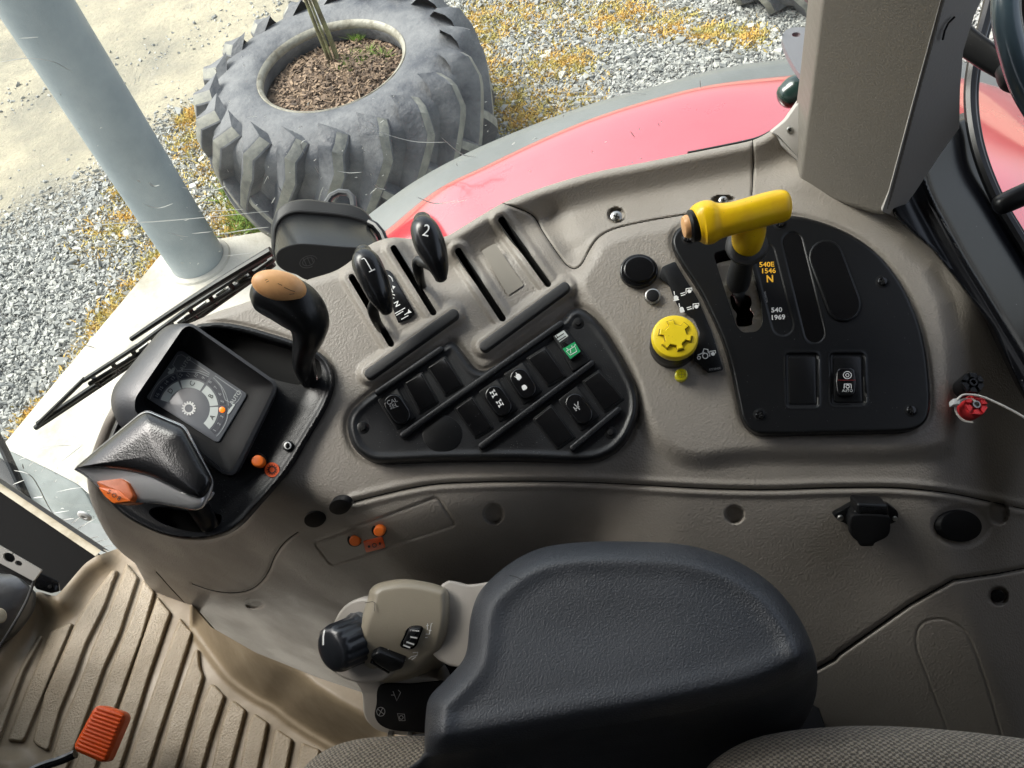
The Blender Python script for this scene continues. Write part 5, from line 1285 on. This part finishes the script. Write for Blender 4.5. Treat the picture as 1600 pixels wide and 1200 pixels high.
def Tbt(X, Y, d):
    dd, _, _ = segdist(X, Y, crease, False)
    side = inside(X, Y, np.vstack([crease, [(1900, 720), (1900, 100), (1437, 100)]]))
    q = np.where(side, dd, -dd)
    base = P1.t(X, Y, .020)
    D = .004*np.exp(-(q/4.5)**2)-.006*np.exp(-((q+24)/13)**2)*sstep(0, 60, Y-215)-.00055*np.clip(q, 0, 200)
    return base-D-edge(d, 5, .006)
skin('surround_panel', roundpoly(ob, 5, 3), Tbt, 2.5, mat('glossy_black_trim', (.004, .0045, .006), .22, spec=.3, speck=(90, .05, (.2, .2, .2))), bt, skirt=.03, sdir=(.3, .8, -.5))
def ptube(nm, pts, t, r, m, parent, n=8, sub=5):
    S_ = spl([(x, y, tt) for (x, y), tt in zip(pts, t)], sub, closed=False); return tube(nm, at(S_[:, 0], S_[:, 1], S_[:, 2]), r, m, parent, n=n)
for dx, m_, rr_ in ((0, BLACK_S, .006), (7, mat('grey_seal', (.25, .26, .27), .5), .0028), (11, BLACK_S, .0022)):
    ptube('rubber_seal', [(1556+dx, -40), (1536+dx, 40), (1522+dx, 90), (1515+dx, 145), (1519+dx, 200), (1533+dx, 255), (1557+dx, 312), (1585+dx, 360), (1640+dx, 450)], [.98, .97, .96, .96, .95, .94, .93, .92, .9], rr_, m_, bt)
ptube('rubber_seal', [(1236, 178), (1222, 196), (1206, 207), (1180, 219), (1131, 230), (1075, 241)], [.985]*6, .003, BLACK_S, bt)

# grey slotted bracket left of the pillar top + lamp behind
gb = thing('grey_bracket', 'flat grey metal bracket with one hole, beside the upper pillar', 'bracket', at(1250, 90, 1.05))
PGB = Plane(at(1250, 90, 1.05), (-.1, -.35, .9))
bo = spl([(1222, 58), (1228, 47), (1240, 43), (1258, 43), (1272, 50), (1284, 62), (1290, 100), (1286, 128), (1268, 127), (1250, 116), (1236, 95), (1226, 74)], 4)
skin('plate', bo, lambda X, Y, d: PGB.t(X, Y), 1.6, ANTH, gb, holes=[circ(1244, 54, 7, 3.6, 16)], skirt=.010, sdir=-PGB.N)
gl2 = thing('rear_lamp', 'dark green-black rounded lamp below the grey bracket', 'lamp', at(1242, 145, 1.1))
loft('body', [(1230, 150, 1.12, 20, .014), (1242, 143, 1.12, 24, .018), (1262, 132, 1.12, 22, .016)], mat('bottle_black', (.012, .03, .025), .25, coat=.5), gl2)
bl = thing('mirror_mount', 'small black fitting at the top edge by the pillar', 'fitting', at(1272, 4, 1.1))
loft('body', [(1262, -8, 1.1, 9, .01), (1278, 0, 1.1, 11, .01), (1300, 2, 1.1, 9, .01)], BLACK_S, bl)

# mirror arm and round mirror edge
ma_ = thing('grab_arm', 'square black arm with a knuckle joint reaching from the pillar to the right edge', 'arm', at(1530, 90, .9))
loft('bar', [(1499, 56, .87, 22, .012), (1514, 68, .865, 21, .012), (1545, 90, .855, 20, .012), (1574, 109, .845, 18, .012)], BLACK_S, ma_, dome=False, pw=5, sharp=40, n=32)
loft('knuckle', [(1572, 112, .84, 16, .014), (1580, 124, .838, 19, .016), (1592, 132, .838, 16, .014)], RUBBER, ma_)
loft('root_flange', [(1502, 34, .875, 4, .006), (1497, 58, .875, 9, .012), (1486, 84, .875, 4, .006)], BLACK_S, ma_)
mr_ = thing('steering_wheel_rim', 'blue-grey curved band at the top right corner', 'rim', at(1590, 40, .86))
ptube('band', [(1578, -60), (1572, 0), (1574, 40), (1586, 90), (1604, 140), (1640, 200)], [.80]*6, .0125, mat('blue_grey_gloss', (.045, .07, .085), .25, coat=.5), mr_, n=14)
ptube('inner_band', [(1606, -60), (1600, 0), (1601, 40), (1610, 90), (1634, 140)], [.815]*5, .009, mat('brown_black', (.03, .02, .018), .4), mr_, n=12)
dh = thing('door_handle', 'rounded black grab handle at the right edge, in front of the glossy black trim', 'handle', at(1580, 315, .84))
loft('grip', [(1562, 321, .85, 15, .010), (1575, 315, .848, 16.5, .011), (1600, 304, .845, 17, .011), (1650, 282, .84, 17, .011)], BLACK_S, dh, n=28)

# =================================================================== cab floor: mat, ribs, pedal
PFm = Plane((0, 0, 1.15), (0, 0, 1))
fm = thing('floor_mat', 'beige moulded rubber floor mat with raised grained ribs', 'floor mat', PFm.pt(250, 1050))
om = spl([(150, 869), (134, 880), (120, 895), (109, 908), (94, 925), (84, 931), (62, 925), (52, 930), (30, 965), (0, 1014), (-60, 1110)], 4, closed=False)
omx = np.vstack([om, [(-60, 1330), (760, 1330), (760, 1130)], [(620, 1100), (500, 1060), (400, 1020), (330, 980), (260, 900), (210, 850), (190, 855)]])
lipl = spl([(300, 985), (336, 1035), (360, 1064), (397, 1091), (427, 1107), (453, 1128), (500, 1158), (560, 1190)], 4, closed=False)
def Tmat(X, Y, d):
    D = .030*np.exp(-(segdist(X, Y, om, False)[0]/24)**2)
    far = inside(X, Y, np.vstack([lipl, [(900, 1190), (900, 700), (300, 700)]]))
    dl = segdist(X, Y, lipl, False)[0]; s_ = np.where(far, dl, -dl)
    D = D+.16*sstep(-4, 75, s_)+.006*np.exp(-(s_/5)**2)
    D = D-.012*np.exp(-(((X-60)/22)**2+((Y-990)/40)**2))+.01*np.exp(-(((X-95)/25)**2+((Y-945)/20)**2))
    D = D+.02*sstep(1165, 1195, Y)*sstep(60, 10, X)
    return PFm.t(X, Y)-D
skin('mat_base', omx, Tmat, 3.0, MATM, fm, skirt=.03, sdir=(0, 0, -1), sharp=70)
ribs_ = [[(60, 993), (68, 994), (38, 1048), (0, 1153), (-30, 1230), (-70, 1230), (-30, 1160), (0, 1118), (28, 1051)],
 [(79, 987), (108, 973), (114, 974), (94, 1020), (70, 1080), (38, 1156), (34, 1159), (12, 1157), (40, 1080), (62, 1030)],
 [(175, 891), (140, 937), (117, 975), (96, 1025), (70, 1083), (51, 1158), (56, 1164), (71, 1173), (76, 1171), (93, 1113), (117, 1054), (134, 1007), (163, 949), (184, 891)],
 [(198, 880), (172, 949), (146, 1008), (125, 1066), (96, 1133), (76, 1200), (64, 1250), (88, 1250), (105, 1200), (140, 1107), (163, 1043), (187, 990), (216, 902)],
 [(224, 905), (204, 967), (187, 1008), (163, 1072), (146, 1113), (117, 1200), (102, 1250), (133, 1250), (149, 1200), (181, 1107), (198, 1060), (222, 996), (242, 925)],
 [(246, 932), (222, 1000), (200, 1067), (178, 1130), (158, 1190), (140, 1250), (173, 1250), (188, 1200), (200, 1163), (232, 1059), (267, 957)],
 [(281, 965), (248, 1056), (216, 1147), (198, 1200), (183, 1250), (219, 1250), (232, 1200), (248, 1149), (272, 1077), (300, 989)],
 [(305, 1015), (291, 1053), (264, 1128), (244, 1200), (230, 1250), (264, 1250), (276, 1200), (299, 1120), (318, 1057), (312, 1040), (310, 1014)],
 [(329, 1069), (315, 1101), (300, 1155), (288, 1200), (276, 1250), (305, 1250), (316, 1200), (333, 1141), (351, 1087), (336, 1070)],
 [(361, 1095), (349, 1125), (338, 1170), (331, 1200), (322, 1250), (350, 1250), (360, 1200), (384, 1109), (367, 1095)],
 [(396, 1116), (387, 1136), (375, 1200), (366, 1250), (394, 1250), (404, 1200), (419, 1129), (401, 1116)],
 [(431, 1140), (425, 1165), (419, 1200), (410, 1250), (440, 1250), (448, 1200), (457, 1155), (435, 1140)],
 [(471, 1160), (463, 1200), (456, 1250), (488, 1250), (496, 1200), (500, 1171)]]
for R_5 in ribs_:
    skin('rib', roundpoly(R_5, 3, 2), lambda X, Y, d: Tmat(X, Y, 50)-.0085-edge(d, 3.6, .0055), 1.6, RIBM, fm, skirt=.012, sdir=(0, 0, -1), sharp=80)

pd = thing('foot_pedal', 'orange ribbed rubber pedal pad on a black arm over the floor mat', 'pedal', at(155, 1150, 1.2))
PPd = Plane(at(155, 1150, 1.2), (.10, -.30, .95))
pq = roundpoly([(149, 1099), (198, 1115), (164, 1195), (110, 1171)], 14, 6)
plate('pad_back', inset(pq, 3), PPd, -.022, -.004, RUBBER, pd, bev=2)
b = plate('pad', pq, PPd, -.022, .0, PEDAL, pd, bev=6, seg=5)
for k in range(12):
    s_ = (k+.7)/12.3
    L0 = np.array([149, 1101])*(1-s_)+np.array([113, 1170])*s_; L1 = np.array([195, 1116])*(1-s_)+np.array([163, 1191])*s_
    e = (L1-L0)/np.linalg.norm(L1-L0)
    plate('tread_bar', capsule(L0+e*4.5, L1-e*4.5, 2.1, 4), PPd, -.006, .0026, PEDAL, b, bev=1.3, seg=2)
S_ = spl([(118, 1178, 1.215), (95, 1188, 1.215), (60, 1200, 1.21), (0, 1230, 1.2)], 6, closed=False)
tube('arm', at(S_[:, 0], S_[:, 1], S_[:, 2]), .0062, BLACK_G, pd)

# left edge metalwork
mb = thing('metal_bracket', 'pale grey slotted metal strap over a cast metal drum at the left edge', 'bracket', at(30, 890, 1.35))
PMB = Plane(at(30, 880, 1.36), (.2, -.5, .85))
skin('strap', roundpoly([(-60, 818), (0, 853), (65, 891), (52, 908), (0, 880), (-60, 850)], 2, 2), lambda X, Y, d: PMB.t(X, Y), 1.6, mat('pale_painted_strap', (.30, .29, .27), .5), mb, holes=[circ(14, 871, 10, 7, 16, rot=-25), circ(29, 880, 6, 4, 12, rot=-20)], skirt=.006, sdir=-PMB.N)
plate('backing', roundpoly([(-60, 815), (0, 852), (62, 893), (50, 912), (0, 890), (-60, 860)], 2, 2), PMB, -.02, -.012, VOID, mb)
loft('drum', [(-60, 960, 1.42, 60, .04), (-20, 950, 1.42, 62, .04), (18, 930, 1.43, 46, .03), (40, 912, 1.44, 22, .02)], ALU, mb, dome=False, sub=8, n=40)
plate('drum_boss', circ(0, 962, 11, 12, 24), PCAM(0, 960, 1.30), -.03, .0, CREAM, mb, bev=3)
ptube('seal_edge', [(54, 905), (42, 938), (20, 978), (-5, 1018), (-60, 1110)], [1.37, 1.36, 1.34, 1.33, 1.3], .0022, RUBBER, mb)
lt = thing('latch_block', 'small black latch block with one hole at the foot of the black frame', 'latch', at(72, 912, 1.45))
plate('block', roundpoly([(50, 902), (60, 893), (92, 908), (94, 924), (80, 927), (56, 920)], 3), PCAM(72, 912, 1.45), -.02, .0, BLACK_G, lt, bev=2)
plate('hole', circ(78, 917, 3.5, 3.2, 14), PCAM(72, 912, 1.45), .0, .0008, VOID, lt, bev=.5)

# =================================================================== armrest and its control pod
ar = thing('armrest', 'large padded dark grey vinyl armrest in front of the console', 'armrest', at(960, 1030, .78))
OA = spl([(664, 1230), (663, 1175), (665, 1119), (672, 1088), (700, 1058), (727, 1024), (735, 966), (747, 929), (772, 900), (808, 873), (850, 855), (908, 847), (982, 846), (1052, 849), (1104, 859), (1156, 879), (1205, 912), (1240, 952), (1264, 995), (1276, 1036), (1276, 1080), (1265, 1115), (1245, 1145), (1210, 1180), (1190, 1240)], 5)
PAR = Plane(at(950, 1000, .735), (-.02, -.05, 1)); PAF = Plane(at(950, 1118, .737), (.10, -.93, .30))
front = spl([(640, 1165), (700, 1158), (800, 1140), (900, 1122), (1000, 1106), (1100, 1086), (1180, 1066), (1240, 1040), (1300, 1005)], 5, closed=False)
def Tar(X, Y, d):
    D = edge(d, 34, .030)+.0030*np.exp(-((d-30)/17)**2)
    # the waist dip at the left end and a gentle hollow along the middle
    D = D-.004*np.exp(-(((X-930)/150)**2+((Y-980)/60)**2))
    t = PAR.t(X, Y)-D
    fr2 = inside(X, Y, np.vstack([front, [(1300, 1400), (640, 1400)]])); df = segdist(X, Y, front, False)[0]; s_ = np.where(fr2, df, -df)
    drop = np.where(s_ > 0, 1, 0)
    t = t+.05*(sstep(-14, 60, s_))**1.0+.0012*np.clip(s_-20, 0, 200)
    t = t-.0015*np.exp(-((s_+22)/16)**2)
    return t
skin('cushion', OA, Tar, 2.5, ARM, ar, skirt=.04, sdir=(0, .1, -1), sharp=80)
strokes('nick', [[(796, 899), (806, 901), (814, 905)]], 1.2, Drape(bpy.data.objects['cushion']), 0, BLACK_M, ar)

cpod = thing('control_pod', 'beige and taupe control pod with thumbwheels ahead of the armrest', 'control pod', at(640, 980, .82))
# flat arm that carries the pod
PAm = Plane(at(740, 980, .80), (-.1, -.35, .93))
plate('support_arm', spl([(690, 912), (730, 913), (765, 908), (820, 890), (840, 1000), (800, 1040), (700, 1040), (660, 990)], 4), PAm, -.03, -.002, TAUPE_S, cpod, bev=5, seg=3)
pk = Plane(at(530, 1040, .83), (-.35, -.45, .85))
plate('knob_shelf', spl([(535, 948), (572, 934), (600, 960), (620, 1030), (600, 1062), (560, 1068), (530, 1058), (508, 1040), (503, 1018), (512, 990)], 5), pk, -.035, .0, TAUPE_S, cpod, bev=6, seg=3)
OP = spl([(574, 938), (578, 922), (592, 911), (624, 905), (655, 907), (688, 915), (700, 924), (703, 950), (700, 985), (690, 1018), (668, 1040), (640, 1058), (600, 1066), (575, 1056), (562, 1030), (558, 1000), (564, 970)], 6)
PPo = Plane(at(640, 960, .795), (-.05, -.30, .95)); PPf = Plane(at(630, 1000, .790), (-.25, -.90, .42))
def Tpod(X, Y, d): return smax(PPo.t(X, Y), PPf.t(X, Y), .022)-edge(d, 16, .016)
skin('housing', OP, Tpod, 2.0, BEIGE, cpod, skirt=.045, sdir=(.05, .25, -.95), sharp=80)
def podplane(x, y):
    X = np.array([x, x+5, x, x-5, x], float); Y = np.array([y, y, y+5, y, y-5], float); p = at(X, Y, Tpod(X, Y, sdist(X, Y, OP)))
    nrm = np.cross(p[1]-p[3], p[4]-p[2]); nrm /= np.linalg.norm(nrm); nrm = -nrm if nrm@ray(x, y) > 0 else nrm
    return Plane(p[0], nrm)
q1 = podplane(642, 997)
fl = plate('thumbwheel_frame', spl([(625, 1010), (630, 996), (636, 983), (648, 979), (660, 982), (655, 998), (650, 1010), (640, 1015)], 4), q1, -.004, .0012, BLACK_G, cpod, bev=1)
plate('thumbwheel', spl([(629, 1008), (634, 994), (640, 984), (656, 984), (652, 998), (646, 1010), (637, 1012)], 4), q1, .0, .006, BLACK_S, fl, bev=5, seg=4)
strokes('wheel_marks', [[(644, 985), (655, 986)], [(641, 995), (652, 997)], [(635, 1003), (647, 1007)], [(630, 1008), (641, 1012)]], 2.4, q1, .0064, PRW, fl)
q2 = podplane(606, 1034)
rk2 = plate('rocker', roundpoly([(578, 1026), (590, 1020), (632, 1035), (628, 1046), (610, 1052), (584, 1036)], 4), q2, -.002, .008, BLACK_S, cpod, bev=3, seg=3)
plate('rocker_lip', roundpoly([(581, 1034), (610, 1050), (607, 1054), (577, 1036)], 2), q2, -.002, .005, BLACK_G, rk2, bev=1.5)
q3 = podplane(668, 985)
strokes('symbols', [[(665, 991), (671, 991), (674, 974), (676, 974)], [(668, 974), (668, 984)], [(666, 978), (670, 977)], [(664, 996), (668, 996)], [(670, 985), (674, 985)]], 1.3, q3, .0006, PRW, cpod)
q4 = podplane(645, 1026)
strokes('symbols', [[(638, 1030), (643, 1026), (652, 1024)], [(645, 1020), (653, 1019), (651, 1025)], [(628, 1029), (634, 1032)], [(643, 1031), (650, 1026)], [(629, 1033), (633, 1027)]], 1.3, q4, .0008, PRW, cpod)
q5 = podplane(606, 1018)
strokes('symbols', [[(601, 1014), (604, 1020), (610, 1017)], [(607, 1014), (605, 1019)]], 1.3, q5, .0008, PRW, cpod)
q6 = podplane(580, 950)
strokes('lid_joint', [[(570, 942), (582, 940), (586, 942), (585, 955)]], .8, q6, .0006, BLACK_M, cpod)
# keypad leg below
kpL = Plane(at(620, 1110, .85), (-.15, -.75, .65))
kl = plate('keypad_stalk', spl([(556, 1062), (600, 1058), (680, 1060), (700, 1100), (690, 1140), (640, 1150), (600, 1146), (580, 1136), (568, 1118), (565, 1085)], 5), kpL, -.04, -.002, TAUPE_S, cpod, bev=4, seg=3)
kf = plate('keypad', spl([(594, 1072), (640, 1070), (700, 1072), (700, 1140), (640, 1144), (602, 1138), (586, 1122), (588, 1100)], 5), kpL, -.004, .0006, BLACK_M, cpod, bev=1.5)
strokes('symbols', [[(614, 1080), (620, 1095), (626, 1082), (622, 1078)], [(611, 1086), (617, 1086)], cl(circ(595, 1112, 6.5, 7, 16)), [(590, 1108), (600, 1116)], [(592, 1118), (598, 1106)], [(621, 1115), (632, 1116), (633, 1126), (624, 1126), (621, 1115)], cl(circ(627, 1121, 3, 3, 8))], 1.0, kpL, .0009, PRG, kf)
for x in (609, 640): plate('bolt_head', roundpoly([(x-4, 1147), (x+4, 1148), (x+4, 1156), (x-4, 1155)], 1), kpL, -.01, .004, ZINC, cpod, bev=.8)
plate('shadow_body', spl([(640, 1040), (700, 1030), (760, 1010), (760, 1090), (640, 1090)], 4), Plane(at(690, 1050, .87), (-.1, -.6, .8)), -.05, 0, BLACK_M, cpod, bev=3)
# fluted knob on the shelf
kn = thing('fluted_dial', 'fluted dark knob with a white pointer line at the front of the armrest pod', 'knob', at(528, 1010, .82))
ax_ = np.array([-.62, -.42, .66]); ax_ /= np.linalg.norm(ax_)
kc_ = at(553, 1001, .822); kk = .80/FPX
def fl_ring(r, h, n=96, amp=.0, nf=14):
    x = np.cross([0, 0, 1.0], ax_); x /= np.linalg.norm(x); y = np.cross(ax_, x); a = np.linspace(0, 2*math.pi, n, endpoint=False)
    rr = r*(1+amp*np.abs(np.sin(a*nf/2)))
    return kc_+ax_*h+rr[:, None]*(np.cos(a)[:, None]*x+np.sin(a)[:, None]*y)
KN_ = mat('dark_knob_plastic', (.018, .02, .024), .28, bump=(400, .0001, 'noise'))
rings('knob_body', [fl_ring(40*kk, -.008), fl_ring(40*kk, -.004, amp=.04), fl_ring(37*kk, .0, amp=.04), fl_ring(36*kk, .001, amp=.07), fl_ring(36*kk, .020, amp=.07), fl_ring(35*kk, .0245, amp=.05), fl_ring(33*kk, .0265), fl_ring(28*kk, .0285), fl_ring(14*kk, .0305), fl_ring(1*kk, .031)], KN_, kn, sharp=50)
rings('base_ring', [fl_ring(41*kk, -.014), fl_ring(42*kk, -.009, amp=.05), fl_ring(41*kk, -.005, amp=.05), fl_ring(37*kk, -.004)], mat('grey_ring_plastic', (.10, .105, .11), .35), kn, cap1=False)
strokes('pointer', [resample(np.array([(507, 984), (505, 995), (505, 1008)]), 10, False)], 2.6, Drape(bpy.data.objects['knob_body']), 0, PRW, kn)

# =================================================================== seat cushions
def seatT(pl, hm, r):
    return lambda X, Y, d: pl.t(X, Y)-edge(d, r, hm)
se = thing('seat_cushion', 'beige-grey knitted seat cushion at the bottom right of the picture', 'seat', at(1370, 1190, .72))
OS = spl([(1060, 1320), (1085, 1240), (1110, 1196), (1135, 1174), (1180, 1153), (1250, 1140), (1350, 1134), (1450, 1138), (1560, 1149), (1680, 1168), (1740, 1200), (1740, 1330)], 5)
skin('cover', OS, seatT(Plane(at(1370, 1190, .70), (0, .05, 1)), .035, 60), 3.0, KNIT, se, skirt=.05, sdir=(0, .2, -1), sharp=80)
se2 = thing('seat_bolster', 'small visible corner of a knitted seat bolster left of the armrest', 'seat', at(580, 1180, .80))
OS2 = spl([(440, 1300), (460, 1225), (480, 1194), (505, 1174), (545, 1158), (600, 1151), (680, 1152), (740, 1180), (760, 1320)], 5)
skin('cover', OS2, seatT(Plane(at(580, 1180, .82), (-.1, .05, 1)), .03, 50), 3.0, KNIT, se2, skirt=.05, sdir=(0, .2, -1), sharp=80)
am = thing('armrest_mount', 'dark metal armrest mount under the rear end of the armrest', 'bracket', at(1200, 1170, .85))
loft('hinge', [(1090, 1200, .86, 30, .02), (1150, 1180, .86, 34, .02), (1215, 1160, .87, 26, .02)], BLACK_G, am)
for x, y in ((1105, 1162), (1140, 1154), (1165, 1165)):
    screw('bolt', x, y, PCAM(x, y, .835), 0, 4, am, ZINC, cross=False)
sb = thing('seat_back_lever', 'dark curved bracket behind the rear end of the armrest', 'bracket', at(1265, 985, 1.0))
loft('body', [(1235, 955, .98, 16, .012), (1262, 968, .99, 20, .014), (1282, 990, 1.0, 14, .012), (1296, 1015, 1.02, 7, .01)], BLACK_S, sb)
seb = thing('seat_shroud', 'dark shrouded seat base between the armrest and the console wall', 'seat base', at(900, 1200, 1.1))
plate('shroud', spl([(660, 1100), (800, 1080), (1000, 1090), (1230, 1090), (1290, 1130), (1290, 1330), (640, 1330)], 3), Plane((0, 0, 1.45), (0, 0, 1)), -.28, 0, BLACK_M, seb, bev=10)

# =================================================================== cab body (roof and far side; it shades the interior, with added light blockers)
cab = thing('tractor_cab', 'roof and lining of the tractor cab around the driver, with unseen added light blockers', 'cab', (0, 0, 1.1))
def box(name, a, b, m, parent):
    a = np.array(a, float); b = np.array(b, float)
    V = np.array([[x, y, z] for x in (a[0], b[0]) for y in (a[1], b[1]) for z in (a[2], b[2])])
    F_ = [[0, 1, 3, 2], [4, 6, 7, 5], [0, 4, 5, 1], [2, 3, 7, 6], [0, 2, 6, 4], [1, 5, 7, 3]]
    return mk(name, V, F_, m, parent, smooth=False)
box('roof', (-1.05, -1.05, 2.76), (.95, .97, 2.95), CABM, cab)
box('floor', (-1.32, -1.0, 1.02), (.9, .43, 1.10), CABM, cab)
box('rear_wall', (.86, -.9, 1.1), (.92, .5, 1.75), CABM, cab)
box('left_console', (-.35, -1.0, 1.1), (.86, -.62, 1.65), CABM, cab)
box('left_light_blocker', (-.95, -1.02, 1.1), (.92, -.96, 2.74), CABD, cab)  # unseen full-height panel added to block light from the left
box('rear_light_blocker', (.93, -1.0, 1.1), (.99, .55, 2.0), CABD, cab)  # unseen panel, its height set to limit light from the rear
box('front_light_blocker', (-1.32, -.98, .9), (-1.02, .84, 2.6), CABD, cab)  # unseen box added and raised to block light from the front
box('seat_back', (.62, -.45, 1.3), (.74, .12, 2.1), mat('dark_seat_back', (.08, .075, .065), .9), cab)
